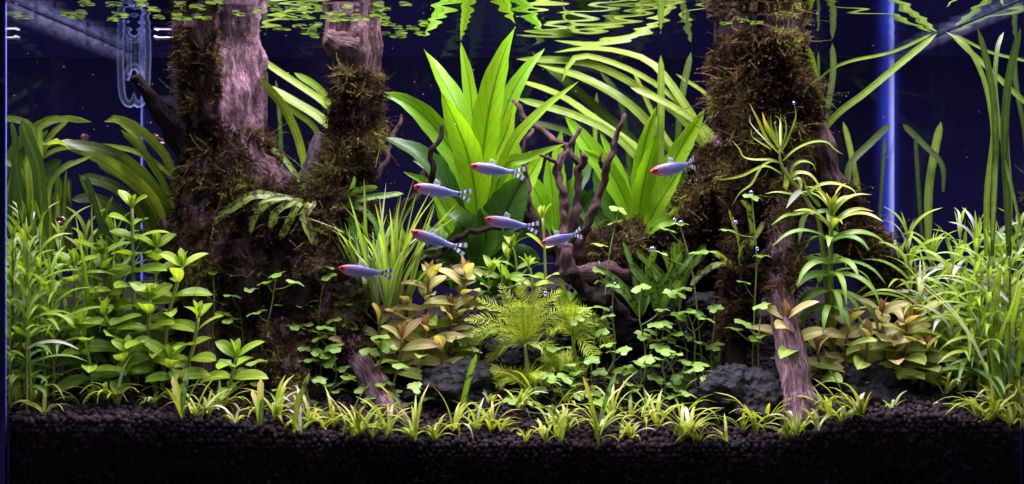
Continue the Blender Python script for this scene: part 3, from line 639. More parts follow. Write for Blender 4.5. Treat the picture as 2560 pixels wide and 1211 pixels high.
drawn(v, [(415, 630), (385, 530), (330, 450), (240, 400)], 34, 14, 11, 'val_dark')
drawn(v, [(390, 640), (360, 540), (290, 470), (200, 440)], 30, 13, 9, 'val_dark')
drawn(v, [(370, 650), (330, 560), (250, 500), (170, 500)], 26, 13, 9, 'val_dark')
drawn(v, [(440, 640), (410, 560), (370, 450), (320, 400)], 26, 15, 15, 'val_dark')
v = Thing('eelgrass_plant', 'ribbon-leaved plant touching the glass at the front left corner', 'aquatic plant', gp(115, 4.4), 'ribbon-leaved plants')
drawn(v, [(112, 620), (104, 520), (95, 420), (70, 350), (42, 300)], 32, 4.4, 1.5, 'val_dark')
drawn(v, [(105, 640), (60, 470), (55, 370), (100, 318), (160, 297), (230, 306)], 17, 4.0, 4.5, 'val')
drawn(v, [(130, 640), (120, 500), (150, 430), (230, 390)], 15, 5, 5, 'val')
drawn(v, [(120, 640), (90, 520), (60, 440), (48, 400)], 13, 4, 3.5, 'val')
for k in range(9):
    x = ru(130, 330); tip = (x+ru(-120, 60), ru(420, 540)); drawn(v, [(x, 680), ((x*0.6+tip[0]*0.4), 580), tip], ru(9, 15), ru(6, 11), ru(6, 9), 'val_dark' if k % 2 else 'val')
v = Thing('eelgrass_plant', 'ribbon-leaved plant showing between the two mossy trunks', 'aquatic plant', gp(760, 19), 'ribbon-leaved plants')
drawn(v, [(850, 420), (845, 320), (815, 262), (740, 208), (680, 168), (645, 140)], 17, 18, 17, 'val')
drawn(v, [(860, 420), (845, 300), (800, 225), (735, 182)], 18, 19, 18, 'val')
drawn(v, [(870, 460), (840, 340), (800, 295), (735, 255), (662, 214)], 26, 18, 17, 'val')
drawn(v, [(765, 440), (755, 385), (735, 320), (700, 255), (650, 205), (606, 180)], 22, 18, 9.0, 'val')
drawn(v, [(830, 420), (790, 325), (745, 285), (690, 250)], 15, 19, 18, 'val')
drawn(v, [(665, 480), (660, 320), (664, 168)], 15, 20, 20, 'val_dark')
drawn(v, [(705, 460), (700, 300), (690, 200)], 11, 20, 20, 'val_dark')
drawn(v, [(760, 470), (720, 410), (690, 380), (650, 360)], 14, 17, 17, 'val')
drawn(v, [(740, 470), (755, 430), (800, 400)], 10, 17, 17, 'val')
v = Thing('eelgrass_plant', 'large ribbon-leaved plant arching to the surface behind the twigs', 'aquatic plant', gp(1780, 18.5), 'ribbon-leaved plants')
for l, w, Y0, Y1, m in (
    ([(1830, 480), (1790, 390), (1720, 275), (1640, 168), (1560, 132), (1470, 122), (1385, 132)], 21, 17, 18.5, 'val'),
    ([(1820, 480), (1780, 395), (1700, 292), (1600, 220), (1500, 168), (1420, 152), (1290, 148)], 18, 18, 19, 'val'),
    ([(1790, 560), (1740, 460), (1640, 330), (1560, 252), (1450, 192), (1340, 160)], 27, 18, 19, 'val'),
    ([(1740, 560), (1690, 470), (1590, 372), (1500, 308), (1400, 240), (1290, 200)], 30, 18, 18, 'val'),
    ([(1700, 560), (1650, 470), (1550, 350), (1440, 290), (1290, 246)], 20, 17, 17, 'val'),
    ([(1830, 440), (1780, 350), (1690, 250), (1590, 182), (1480, 142), (1430, 150), (1405, 205)], 14, 18, 17, 'val'),
    ([(1670, 560), (1652, 400), (1652, 260), (1652, 138)], 20, 17, 17, 'val'),
    ([(1670, 520), (1690, 380), (1705, 240), (1728, 130)], 17, 19, 19, 'val_dark'),
    ([(1760, 520), (1710, 410), (1655, 330), (1615, 250), (1580, 170)], 17, 18, 18, 'val'),
    ([(1580, 560), (1572, 400), (1550, 250), (1500, 180)], 14, 20, 20, 'val_dark'),
    ([(1850, 440), (1800, 300), (1770, 240), (1690, 185)], 9, 19, 19, 'val'),
    ([(1840, 460), (1790, 350), (1725, 295), (1650, 250), (1575, 218)], 19, 16, 16, 'val'),
    ([(1720, 560), (1640, 420), (1560, 330), (1480, 260), (1330, 130)], 22, 19.5, 20, 'val_dark'),
    ([(1500, 520), (1488, 380), (1492, 230)], 11, 20, 20, 'val'),
    ([(1640, 560), (1600, 470), (1500, 380), (1420, 330), (1300, 300)], 20, 18, 19, 'val_dark')):
    drawn(v, l, w, Y0, Y1, m)
v = Thing('eelgrass_plant', 'ribbon-leaved plant rising behind the mossy root to the water surface', 'aquatic plant', gp(2060, 14), 'ribbon-leaved plants')
drawn(v, [(2048, 420), (2060, 330), (2100, 280), (2160, 235), (2250, 160), (2342, 68)], 17, 14, 12.3, 'val', twist=0.2)
drawn(v, [(2052, 420), (2058, 330), (2072, 255), (2083, 180), (2081, 108)], 15, 16, 16, 'val_dark')
drawn(v, [(2030, 380), (2036, 260), (2030, 160), (1990, 95), (1915, 58)], 20, 13, 9.4, 'val', twist=0.3)
drawn(v, [(2045, 200), (2080, 172), (2130, 152), (2230, 130), (2330, 84)], 8, 14, 12.4, 'val', twist=0.2)
drawn(v, [(2040, 380), (2046, 260), (2046, 130)], 7, 16, 16, 'val_dark')
v = Thing('eelgrass_plant', 'short ribbon-leaved plant beside the glowing blue corner', 'aquatic plant', gp(2140, 22), 'ribbon-leaved plants')
drawn(v, [(2146, 620), (2143, 480), (2126, 380), (2108, 305)], 19, 22.5, 22.8, 'val')
drawn(v, [(2120, 480), (2126, 412), (2178, 356), (2226, 310)], 17, 22, 21.8, 'val_dark')
drawn(v, [(2195, 600), (2205, 450), (2212, 340)], 10, 21, 21, 'val_dark')
v = Thing('eelgrass_plant', 'tall ribbon-leaved plant against the right glass', 'aquatic plant', gp(2480, 3.2), 'ribbon-leaved plants')
drawn(v, [(2480, 640), (2484, 480), (2496, 340), (2476, 200), (2444, 68)], 19, 3.2, 3.4, 'val_dark', twist=0.3)
drawn(v, [(2465, 640), (2468, 480), (2480, 380), (2490, 290)], 14, 3.6, 3.2, 'val')
drawn(v, [(2480, 600), (2520, 380), (2500, 220), (2420, 120), (2365, 80)], 12, 2.2, 7, 'val')

# ------------------------------------------------------------------ broad-leaved plants
sw = Thing('broad_leaf_plant', 'tall bright green broad-leaved plant in the tank centre reaching the surface', 'aquatic plant', gp(1195, 14), 'broad-leaved plants')
def sl(t, l, w, Y0, Y1, m='sword', face=None): drawn(t, l, w*0.78, Y0, Y1, m, 'sword', 24, 0.26, ru(-.7, .7), face or (ru(-.5, .5), -1, ru(0.2, 0.9)), 0.035, ripple=0.05)
sl(sw, [(1196, 640), (1200, 480), (1208, 380), (1226, 260), (1258, 140), (1288, 68)], 96, 13, 9.2)
sl(sw, [(1196, 640), (1190, 500), (1170, 390), (1140, 310), (1104, 234)], 92, 12, 9.0)
sl(sw, [(1195, 620), (1185, 450), (1155, 300), (1100, 190), (1060, 124)], 84, 15, 17.0)
sl(sw, [(1195, 600), (1188, 400), (1175, 220), (1152, 104)], 56, 15.5, 16)
sl(sw, [(1200, 620), (1225, 430), (1270, 260), (1315, 175), (1362, 122)], 64, 15, 15.5)
sl(sw, [(1192, 640), (1165, 450), (1100, 335), (1020, 258), (943, 231)], 78, 13, 11, face=(-.1, -1, 0.75))
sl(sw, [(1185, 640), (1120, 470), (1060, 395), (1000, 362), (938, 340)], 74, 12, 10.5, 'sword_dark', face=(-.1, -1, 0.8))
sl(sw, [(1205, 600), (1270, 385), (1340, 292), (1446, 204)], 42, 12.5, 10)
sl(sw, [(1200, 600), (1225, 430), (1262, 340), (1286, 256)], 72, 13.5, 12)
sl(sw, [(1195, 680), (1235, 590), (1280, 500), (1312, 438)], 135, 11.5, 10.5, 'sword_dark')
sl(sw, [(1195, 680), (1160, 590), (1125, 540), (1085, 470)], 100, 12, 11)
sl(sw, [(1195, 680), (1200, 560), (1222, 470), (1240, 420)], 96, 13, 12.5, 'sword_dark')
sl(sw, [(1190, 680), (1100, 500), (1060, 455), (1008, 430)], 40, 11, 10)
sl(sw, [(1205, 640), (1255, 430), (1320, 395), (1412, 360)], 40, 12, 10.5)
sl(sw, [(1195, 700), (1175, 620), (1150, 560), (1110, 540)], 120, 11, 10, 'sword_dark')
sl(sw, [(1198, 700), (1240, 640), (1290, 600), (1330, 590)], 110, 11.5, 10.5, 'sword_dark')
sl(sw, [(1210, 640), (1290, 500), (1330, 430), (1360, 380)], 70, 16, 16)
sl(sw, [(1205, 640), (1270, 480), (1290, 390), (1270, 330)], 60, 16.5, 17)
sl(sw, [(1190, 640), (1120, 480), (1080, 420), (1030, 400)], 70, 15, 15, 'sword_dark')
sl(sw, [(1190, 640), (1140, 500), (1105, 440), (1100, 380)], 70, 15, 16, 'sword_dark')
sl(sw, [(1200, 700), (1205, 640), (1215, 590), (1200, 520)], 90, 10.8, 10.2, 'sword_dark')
for l_, w_ in (([(1200, 720), (1260, 660), (1310, 640), (1350, 650)], 100), ([(1195, 720), (1130, 650), (1090, 640), (1050, 650)], 100), ([(1197, 720), (1190, 660), (1170, 620), (1140, 600)], 90), ([(1200, 720), (1230, 680), (1270, 670), (1290, 700)], 90)): sl(sw, l_, w_, 12, 10.6, 'sword_dark', (0, -1, 0.9))
sw.part('stem', tube(pth([(1195, 720), (1196, 600), (1192, 500), (1190, 400)], 13.5, 13.5), rp([11, 10, 8, 6], 13.5)), M['stem'])
sw2 = Thing('broad_leaf_plant', 'shorter broad-leaved plant fanned out beside the mossy root', 'aquatic plant', gp(1600, 15), 'broad-leaved plants')
sl(sw2, [(1600, 600), (1600, 520), (1616, 430), (1642, 338)], 66, 13.5, 12)
sl(sw2, [(1595, 590), (1592, 470), (1612, 360), (1641, 266)], 50, 15, 14)
sl(sw2, [(1602, 600), (1645, 480), (1700, 375), (1763, 273)], 66, 15, 16, 'sword')
sl(sw2, [(1602, 610), (1635, 530), (1672, 470), (1708, 412)], 62, 13, 11)
sl(sw2, [(1590, 600), (1535, 460), (1475, 372), (1412, 288)], 68, 16, 16)
sl(sw2, [(1592, 600), (1562, 500), (1515, 415), (1456, 372)], 50, 14, 12)
sl(sw2, [(1580, 620), (1545, 550), (1520, 470), (1490, 400)], 110, 17, 18, 'sword_dark')
sl(sw2, [(1590, 600), (1560, 480), (1530, 400), (1500, 330)], 50, 17, 17)
sl(sw2, [(1600, 610), (1640, 560), (1680, 545), (1690, 515)], 48, 12, 11, 'sword')
sl(sw2, [(1610, 600), (1680, 500), (1720, 450), (1740, 380)], 60, 18, 18, 'sword_dark')
sl(sw2, [(1585, 620), (1500, 560), (1460, 520), (1440, 450)], 70, 17, 17.5, 'sword_dark')
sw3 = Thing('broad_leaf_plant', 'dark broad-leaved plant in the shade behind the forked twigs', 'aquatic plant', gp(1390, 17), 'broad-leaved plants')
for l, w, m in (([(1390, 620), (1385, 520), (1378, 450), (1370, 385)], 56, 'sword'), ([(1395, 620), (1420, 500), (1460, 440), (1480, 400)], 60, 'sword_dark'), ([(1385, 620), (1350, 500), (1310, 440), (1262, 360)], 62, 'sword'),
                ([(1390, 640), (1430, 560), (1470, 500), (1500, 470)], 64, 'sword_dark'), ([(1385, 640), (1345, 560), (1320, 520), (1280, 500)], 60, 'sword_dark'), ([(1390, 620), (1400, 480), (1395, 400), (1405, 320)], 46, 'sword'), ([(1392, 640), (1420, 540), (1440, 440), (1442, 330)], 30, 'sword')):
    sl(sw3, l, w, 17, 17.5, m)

# ------------------------------------------------------------------ stem plants
def stem_plant(name, lab, path, Y0, Y1, n_node, L, wd, mats, kind='ovate', group=None, per=2, e_top=62, e_low=12, fall=28, rad=5, stem='stem', cat='aquatic plant', top=4, tip_mat=None, curl=None, start=0.12, zoned=None, bend=None, rank_px=None):
    pp = inside(pth(path, Y0, Y1), 0.5); pp[0][2] = float(ground(pp[0][0], pp[0][1]))-0.2 if start < 0.5 else pp[0][2]
    t = Thing(name, lab, cat, pp[0], group); s = scl((Y0+Y1)/2)
    t.part('stem', tube(pp, rp([rad, rad*0.9, rad*0.7], (Y0+Y1)/2), n=16, seg=6), M[stem])
    P = catmull(pp, 60); az = ru(0, 6.28)
    for k in range(n_node):
        f = start+(1-start)*(k+1)/n_node; p = P[min(59, int(f*59))]; h = (k+1)/n_node
        for q in range(per):
            a = az+q*2*math.pi/per+ru(-.25, .25); ln = L/s*(1.0-0.30*h**3)*ru(0.68, 1.2)*(0.75 if k == 0 else 1)
            e0 = e_low+(e_top-e_low)*h**2+ru(-10, 10); e1 = e0-fall-ru(0, 18)+(curl or 0)*(1-h)
            A = arc(p, a, e0, e1, ln); 
            if np.any(np.abs(A[:, 0]) > TW-0.25) or np.any(A[:, 1] < 0.2): A = inside(A)
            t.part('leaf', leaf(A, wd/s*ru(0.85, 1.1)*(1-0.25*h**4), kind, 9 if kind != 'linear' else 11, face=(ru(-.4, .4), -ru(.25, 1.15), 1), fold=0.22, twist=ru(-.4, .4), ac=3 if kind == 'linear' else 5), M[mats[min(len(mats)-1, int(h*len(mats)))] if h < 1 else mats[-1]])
        az += math.pi/2+ru(-.15, .15) if per == 2 else 2.4
    for k in range(top):
        a = az+k*2*math.pi/max(1, top); A = inside(arc(P[-1], a, 82, 60, L/s*ru(0.3, 0.5))); t.part('leaf', leaf(A, wd/s*(0.36 if tip_mat else 0.5), kind, 7, side=azside(a), fold=0.3, ac=3), M[tip_mat or mats[-1]])
    if zoned: ranked(t, zoned, rank_px or path[-1][0])
    return t
GR = 'round-leaved stems'
Z = 'round-leaved bright green stem plant'
for l, Y0, Y1, n_ in (([(342, 990), (335, 760), (330, 520)], 6, 6, 9), ([(212, 980), (192, 800), (186, 668)], 5.5, 5.2, 6), ([(392, 1000), (372, 850), (376, 750)], 4, 4, 5),
                      ([(405, 990), (420, 800), (456, 668)], 5, 5, 6), ([(440, 1000), (480, 880), (496, 795)], 4.2, 4.2, 4), ([(560, 1020), (578, 950), (591, 895)], 3.5, 3.5, 3),
                      ([(236, 990), (220, 890), (200, 826)], 3.6, 3.6, 4), ([(330, 1000), (300, 880), (262, 790)], 4.6, 4.4, 5), ([(300, 980), (270, 760), (255, 640)], 7, 7, 7), ([(300, 1010), (305, 940), (320, 880)], 3.4, 3.2, 3), ([(450, 1020), (440, 960), (420, 900)], 3.4, 3.2, 3), ([(330, 985), (385, 720), (392, 620)], 6.5, 6.5, 7)):
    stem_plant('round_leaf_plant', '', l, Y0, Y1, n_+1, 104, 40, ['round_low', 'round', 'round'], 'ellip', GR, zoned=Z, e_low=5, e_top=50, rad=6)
GB = 'bronze-leaved stems'
Zb, Zb2 = 'bronze-tinted stem plant behind the left lava rock', 'bronze-tinted stem plant before the mossy legs'
for l, Y in (([(1040, 960), (1060, 820), (1073, 700)], 8), ([(1130, 940), (1150, 800), (1163, 690)], 8.5), ([(935, 950), (945, 880), (948, 815)], 7), ([(1050, 960), (1058, 900), (1066, 830)], 6.5), ([(1120, 940), (1125, 850), (1128, 775)], 8),
             ([(980, 960), (1000, 890), (1005, 850)], 6), ([(1100, 960), (1105, 920), (1110, 880)], 6.2), ([(930, 960), (900, 900), (885, 880)], 7), ([(1010, 960), (1020, 830), (1015, 770)], 8)):
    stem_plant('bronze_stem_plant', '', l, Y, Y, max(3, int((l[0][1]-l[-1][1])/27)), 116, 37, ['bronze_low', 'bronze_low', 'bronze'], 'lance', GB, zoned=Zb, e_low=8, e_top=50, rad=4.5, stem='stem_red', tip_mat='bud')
for l, Y in (([(2030, 960), (1990, 870), (1966, 800)], 4.6), ([(2108, 960), (2112, 880), (2122, 815)], 5), ([(2215, 960), (2210, 860), (2205, 785)], 5.5), ([(2262, 1000), (2262, 900), (2266, 812)], 4.8),
             ([(2060, 960), (2050, 920), (2044, 880)], 4.4), ([(2160, 970), (2165, 900), (2168, 850)], 4.6), ([(2230, 980), (2235, 920), (2238, 880)], 4.2), ([(2300, 990), (2310, 930), (2318, 880)], 5), ([(2130, 970), (2090, 910), (2080, 870)], 6), ([(2190, 970), (2250, 860), (2290, 800)], 6.5)):
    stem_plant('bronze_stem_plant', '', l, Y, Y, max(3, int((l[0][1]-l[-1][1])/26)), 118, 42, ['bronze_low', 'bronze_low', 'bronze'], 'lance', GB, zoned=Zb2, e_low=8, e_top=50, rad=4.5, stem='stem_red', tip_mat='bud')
# narrow-leaved bushy stems, both corners
GN = 'narrow-leaved bushy stems'
Zn = 'narrow-leaved bushy green stem plant in the left corner'
for tip, Y in (((100, 560), 3.6), ((62, 600), 2.0), ((150, 600), 5.5), ((125, 700), 3.6), ((60, 720), 1.8), ((215, 600), 7.5), ((290, 600), 8.5), ((240, 720), 7.0)):
    b_ = gp(tip[0]+ru(-10, 20), Y); bx, by = proj(b_)
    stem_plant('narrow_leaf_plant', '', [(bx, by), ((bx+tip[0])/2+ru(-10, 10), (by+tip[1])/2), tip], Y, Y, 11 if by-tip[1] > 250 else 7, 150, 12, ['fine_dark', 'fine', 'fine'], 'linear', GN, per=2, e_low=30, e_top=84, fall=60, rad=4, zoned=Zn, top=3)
Zn2 = 'narrow-leaved bushy green stem plant in the right corner'
for tip, Y in (((2268, 600), 9), ((2330, 640), 8.5), ((2300, 720), 7), ((2380, 660), 6.5), ((2400, 600), 8), ((2440, 610), 5.5), ((2420, 740), 5), ((2470, 640), 3.4), ((2350, 780), 6), ((2380, 830), 5), ((2450, 800), 3.6), ((2250, 660), 12)):
    b_ = gp(tip[0]+ru(-20, 10), Y); bx, by = proj(b_)
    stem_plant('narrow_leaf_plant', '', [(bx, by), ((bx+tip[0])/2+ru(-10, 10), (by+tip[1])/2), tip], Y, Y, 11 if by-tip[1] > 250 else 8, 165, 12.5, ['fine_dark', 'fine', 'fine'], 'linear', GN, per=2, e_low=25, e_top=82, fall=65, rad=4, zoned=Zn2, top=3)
# two big whorled stems on the right
def z4(x, y): return (1780+x/4.326, 240+y/4.326)
big1 = Thing('whorled_stem_plant', 'leaning stem plant with long curled leaves in front of the mossy root', 'aquatic plant', gp(2085, 6.5), 'long-leaved stems before the mossy root')
big1.part('stem', tube([big1.base]+[W(*z4(*q), 6.6) for q in ((1180, 1500), (1060, 1190), (940, 1010), (830, 880), (745, 730), (735, 560))], [0.2, 0.2, 0.18, 0.16, 0.14, 0.12, 0.08], n=40, seg=8), M['stem'])
for l, w, m in (([(735, 640), (600, 480), (500, 270), (405, 80)], 40, 'grass'), ([(770, 620), (680, 480), (590, 330), (545, 180)], 58, 'grass'), ([(700, 600), (560, 460), (420, 300), (415, 200)], 20, 'blade'), ([(640, 580), (480, 480), (430, 430), (420, 355)], 22, 'fine'),
                ([(700, 560), (690, 440), (640, 330), (635, 190)], 24, 'blade'), ([(720, 560), (705, 420), (680, 300), (700, 270)], 22, 'blade'), ([(740, 560), (735, 400), (730, 260), (670, 205)], 26, 'blade'), ([(745, 560), (750, 400), (740, 190)], 22, 'blade'), ([(755, 560), (800, 400), (795, 280), (775, 200)], 22, 'blade'),
                ([(760, 590), (840, 420), (905, 220), (880, 50)], 24, 'fine'), ([(770, 700), (900, 580), (1080, 500), (1240, 500), (1330, 580), (1420, 635)], 28, 'fine'), ([(740, 730), (640, 690), (450, 690), (340, 660), (290, 570), (205, 470)], 34, 'grass'), ([(760, 850), (620, 770), (520, 770), (330, 860), (150, 900), (10, 900)], 32, 'fine'),
                ([(850, 880), (880, 760), (980, 705), (1090, 740), (1130, 830)], 34, 'fine'), ([(850, 880), (930, 830), (1050, 850), (1140, 950), (1210, 1100)], 52, 'fine'), ([(740, 730), (640, 710), (540, 760), (480, 860), (420, 960), (300, 1050), (210, 1200)], 28, 'grass'), ([(960, 1090), (850, 1060), (700, 1040), (570, 1060)], 32, 'fine'),
                ([(1000, 1090), (1150, 970), (1320, 945), (1500, 1000), (1570, 1080)], 42, 'fine'), ([(1170, 1200), (1040, 1040), (980, 880)], 50, 'fine_dark'), ([(1000, 1060), (945, 1040), (870, 1110), (800, 1220)], 60, 'fine'), ([(830, 880), (800, 960), (790, 1000), (800, 760)], 55, 'fine'), ([(880, 900), (940, 900), (960, 960), (965, 1010)], 50, 'fine'),
                ([(1080, 1230), (1000, 1300), (960, 1450), (940, 1600)], 60, 'fine_dark'), ([(1100, 1260), (1250, 1250), (1330, 1350), (1370, 1500)], 60, 'fine_dark'), ([(1090, 1240), (900, 1280), (780, 1300), (640, 1400)], 45, 'fine')):
    Y = 6.5+ru(-1.3, 0.8); big1.part('leaf', leaf([W(*z4(*q), 6.6+(Y-6.6)*k/(len(l)-1)) for k, q in enumerate(l)], w/4.326/scl(6.5), 'linear', 20, face=(ru(-.5, .5), -1, 0.8), fold=0.2, twist=ru(-1.2, 1.2), ac=3), M[m])
big2 = stem_plant('whorled_stem_plant', 'upright stem plant with drooping leaves and yellow tip before the mossy root', [(2085, 790), (2076, 660), (2080, 540)], 6.0, 6.0, 7, 165, 18, ['whorl', 'whorl', 'whorl', 'grass'], 'linear', 'long-leaved stems before the mossy root', per=6, e_low=10, e_top=78, fall=75, rad=8, top=6, start=0.35, curl=-20)
# small stems in the middle ground
Zm = 'small pointed-leaf stem plant beneath the forked twigs'
for l, Y in (([(1370, 760), (1362, 640), (1356, 545)], 9), ([(1300, 740), (1290, 660), (1280, 620)], 10), ([(1250, 740), (1262, 690), (1270, 650)], 9.5), ([(1340, 760), (1330, 700), (1320, 670)], 8.5), ([(1215, 740), (1222, 700), (1230, 680)], 9)):
    stem_plant('small_stem_plant', '', l, Y, Y, 4, 80, 22, ['sword_dark', 'round'], 'lance', 'small stems below the twigs', zoned=Zm, rad=4)

# ------------------------------------------------------------------ rosettes: front grass, long blades
def rosette(name, lab, base, n, L, wd, mat, e0=(50, 88), drop=(30, 110), kind='linear', group=None, mat2=None, cat='aquatic plant', narrow=None):
    t = Thing(name, lab, cat, base, group)
    for k in range(n):
        az = ru(0, 6.28); ln = L*ru(0.55, 1.15); a0 = ru(*e0); A = arc(base+np.array([math.cos(az), math.sin(az), 0])*ru(0, 0.15)+np.array([0, 0, -0.15]), az, a0, a0-ru(*drop), ln, 6, 1.3)
        A[:, 2] = np.maximum(A[:, 2], ground(A[:, 0], A[:, 1])-0.15+0.2*np.linspace(0, 1, len(A))); A = inside(A, 0.12)
        t.part('leaf', leaf(A, wd*ru(0.75, 1.15), kind, 10, side=azside(az), fold=0.25, twist=ru(-.8, .8), ac=3), M[mat2 if mat2 and k % 3 == 0 else mat])
    return t
tufts = [(95, 1040), (200, 1048), (310, 1030), (365, 1042), (480, 1042), (500, 1055), (600, 1068), (650, 1074), (700, 1080), (830, 1096), (885, 1100), (915, 1102), (1080, 1104), (1125, 1075), (1215, 1076), (1262, 1098), (1295, 1102), (1350, 1102), (1420, 1105), (1490, 1108), (1540, 1106), (1592, 1092), (1640, 1100), (1692, 1112), (1725, 1092), (1762, 1104), (1800, 1104), (1862, 1100), (1950, 1112), (1992, 1096), (2050, 1078), (2112, 1056), (2150, 1050),
         (2345, 985), (2362, 1000), (2442, 1046), (2480, 1060), (2522, 1064), (2535, 1030), (1240, 1030), (1330, 1040), (1400, 1050), (1460, 1040), (1545, 1045), (1610, 1055), (2300, 990), (2420, 1000), (2500, 1000), (60, 1000), (140, 1000), (255, 1000), (560, 1030), (780, 1060), (990, 1085), (1180, 1095), (1700, 1055), (1890, 1085), (2080, 1075), (1020, 1105), (430, 1020), (1300, 1065), (1370, 1075), (530, 1060), (745, 1090), (805, 1090), (940, 1104), (1050, 1106), (1235, 1108), (1385, 1108), (1565, 1112), (1735, 1112), (1910, 1112)]
for px, py in tufts:
    bs = on_ground(px+ru(-18, 18), py-abs(rng.normal(0, 26))*(0 if px % 3 == 0 else 1)); r_ = ru(0.45, 1.2)*(1.2 if px < 330 or px > 2300 else 1)
    t = rosette('grass_tuft', '', bs, int(ru(6, 16)), 3.0*r_, ru(0.18, 0.25), 'grass', drop=(45, 150), group='grass tufts along the front')
    ranked(t, 'yellow-green grass tuft '+zone(px), px)
for px, py, n_, L in ((1010, 1060, 1, 4.4), (1150, 1040, 1, 4.2), (870, 1060, 1, 4.0), (1400, 1110, 2, 3.0), (1495, 1108, 1, 4.0), (650, 1075, 2, 3.2), (735, 1095, 1, 3.8), (455, 1050, 3, 3.6), (2120, 1056, 2, 3.2)):
    t = rosette('tall_grass_tuft', '', on_ground(px, py), n_+1, L, 0.36, 'grass', (68, 88), (5, 45), 'strap', 'taller grass blades', 'fern_dark')
    ranked(t, 'taller dark green grass blades '+zone(px), px)
Zg = 'slender blade grass between the mossy stump and the bronze stems'
for px, Y, n_, L in ((940, 7.5, 15, 9.0), (975, 7.0, 14, 8.0), (990, 8.0, 13, 8.5), (915, 8.0, 11, 8.0), (1015, 8.5, 12, 7.0), (890, 8.6, 9, 8.5)):
    t = rosette('blade_grass', '', W(px+ru(-8, 8), 775, Y), n_, L, 0.30, 'blade', (70, 90), (5, 70), 'linear', 'slender blade grass'); ranked(t, Zg, px)
Zg2 = 'long-bladed grass clump above the round-leaved stems'
for px, Y, n_, L in ((180, 5.5, 8, 10.5), (235, 6.5, 8, 11), (120, 4.2, 7, 9), (290, 8, 6, 9.5)):
    t = rosette('blade_grass', '', gp(px, Y), n_, L, 0.34, 'fine', (76, 90), (0, 35), 'linear', 'long-bladed grass clumps'); ranked(t, Zg2, px)
Zg3 = 'long-bladed grass clump against the right glass'
for px, Y, n_, L in ((2300, 11, 8, 9), (2380, 8.5, 8, 9), (2450, 5, 8, 9), (2510, 2.4, 8, 9)):
    t = rosette('blade_grass', '', gp(px, Y), n_, L, 0.32, 'fine', (62, 88), (10, 60), 'linear', 'long-bladed grass clumps by the right glass'); ranked(t, Zg3, px)

Zw = 'leafy dark green filler plant in the shaded middle ground'
for px, py, Y, L in ((1060, 720, 10.5, 3.4), (1130, 720, 10, 3.6), (1230, 740, 9.6, 3.2), (1280, 730, 10.4, 3.6), (1420, 760, 10, 3.0), (1020, 660, 11.5, 3.4), (1100, 640, 12, 3.2)):
    t = rosette('leafy_filler_plant', '', W(px, py, Y), 14, L, 0.62, 'sword_dark' if px % 20 else 'whorl', (25, 85), (20, 80), 'lance', 'leafy filler plants in the middle ground'); ranked(t, Zw, px)
Zx = 'small fine-leaved filler plant behind the clover patch'
for px, Y, L in ((1500, 11, 3.2), (1560, 12, 3.5), (1700, 11, 3.2), (1790, 9, 3.0), (1640, 10, 3.0)):
    t = rosette('filler_plant', '', gp(px, Y), 12, L, 0.3, 'fern_dark', (35, 80), (20, 80), 'lance', 'filler plants behind the clover patch'); ranked(t, Zx, px)
Zy = 'pale thin grass tuft between the lava rocks'
for px, py in ((1180, 1040), (1500, 1010), (1620, 1030), (1560, 1000), (1700, 1010), (1990, 1010), (2060, 1030), (2230, 1020), (2400, 980), (700, 1040)):
    t = rosette('thin_grass_tuft', '', on_ground(px, py), 7, ru(1.6, 3.0), 0.16, 'blade', (40, 85), (40, 120), 'linear', 'thin grass tufts between the rocks'); ranked(t, Zy, px)
# ------------------------------------------------------------------ ferns on the wood
fn = Thing('java_fern', 'speckled fern drooping over the mossy stump', 'fern', W(760, 510, 8))
for l, w in (([(775, 515, 8.2), (720, 500, 7.4), (640, 488, 7), (575, 525, 6.8), (525, 560, 6.8), (495, 605, 6.8)], 26), ([(775, 515, 8), (730, 497, 7.2), (680, 505, 6.8), (640, 540, 6.6), (625, 590, 6.6)], 17), ([(775, 515, 8), (740, 505, 7), (690, 530, 6.6), (676, 575, 6.4)], 18), ([(775, 515, 8), (750, 508, 7), (730, 540, 6.6), (700, 600, 6.5)], 18),
             ([(775, 515, 8), (780, 510, 7), (760, 540, 6.6), (775, 580, 6.5), (792, 615, 6.5)], 22), ([(780, 515, 8), (720, 495, 7), (660, 505, 6.5), (645, 530, 6.4)], 16), ([(780, 515, 8), (700, 520, 7), (690, 560, 6.5)], 15), ([(780, 520, 8), (800, 480, 8), (828, 468, 8)], 17), ([(780, 520, 8), (765, 480, 8), (755, 465, 8)], 13)):
    drawn(fn, l, w, 8, 7, 'fern', 'strap', 16, 0.2, None, None, 0.05, 'frond', 0.12)
fn = Thing('java_fern', 'green fern clinging between the second trunk and the blade grass', 'fern', W(850, 520, 8))
for l, w in (([(850, 525), (865, 490), (900, 475), (945, 468)], 16), ([(850, 525), (900, 500), (960, 490), (1010, 485)], 18), ([(850, 520), (880, 555), (885, 600), (905, 640)], 22), ([(850, 520), (830, 560), (870, 590)], 14), ([(850, 525), (880, 470), (885, 440)], 12), ([(850, 520), (900, 520), (940, 560), (950, 610)], 15)):
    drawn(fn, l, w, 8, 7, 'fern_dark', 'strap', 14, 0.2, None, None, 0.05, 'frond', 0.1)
Zf = 'dark green narrow fern among the clover leaves'
for bx, by, Y, k in ((1650, 790, 8, 8), (1600, 790, 8.5, 7), (1690, 770, 9, 6)):
    t = Thing('java_fern', '', 'fern', W(bx, by, Y), 'narrow ferns'); ranked(t, Zf, bx)
    for _ in range(k):
        tx = bx+ru(-120, 90); ty = by-ru(90, 190); drawn(t, [(bx, by), (bx+(tx-bx)*0.35, by-(by-ty)*0.55), (tx, ty)], ru(15, 24), Y, Y-ru(-1, 1.5), 'fern_dark', 'strap', 12, 0.2, None, None, 0.04, 'frond', 0.08)
fn = Thing('java_fern', 'speckled small fern on the right mossy root between its legs', 'fern', W(1860, 680, 8))
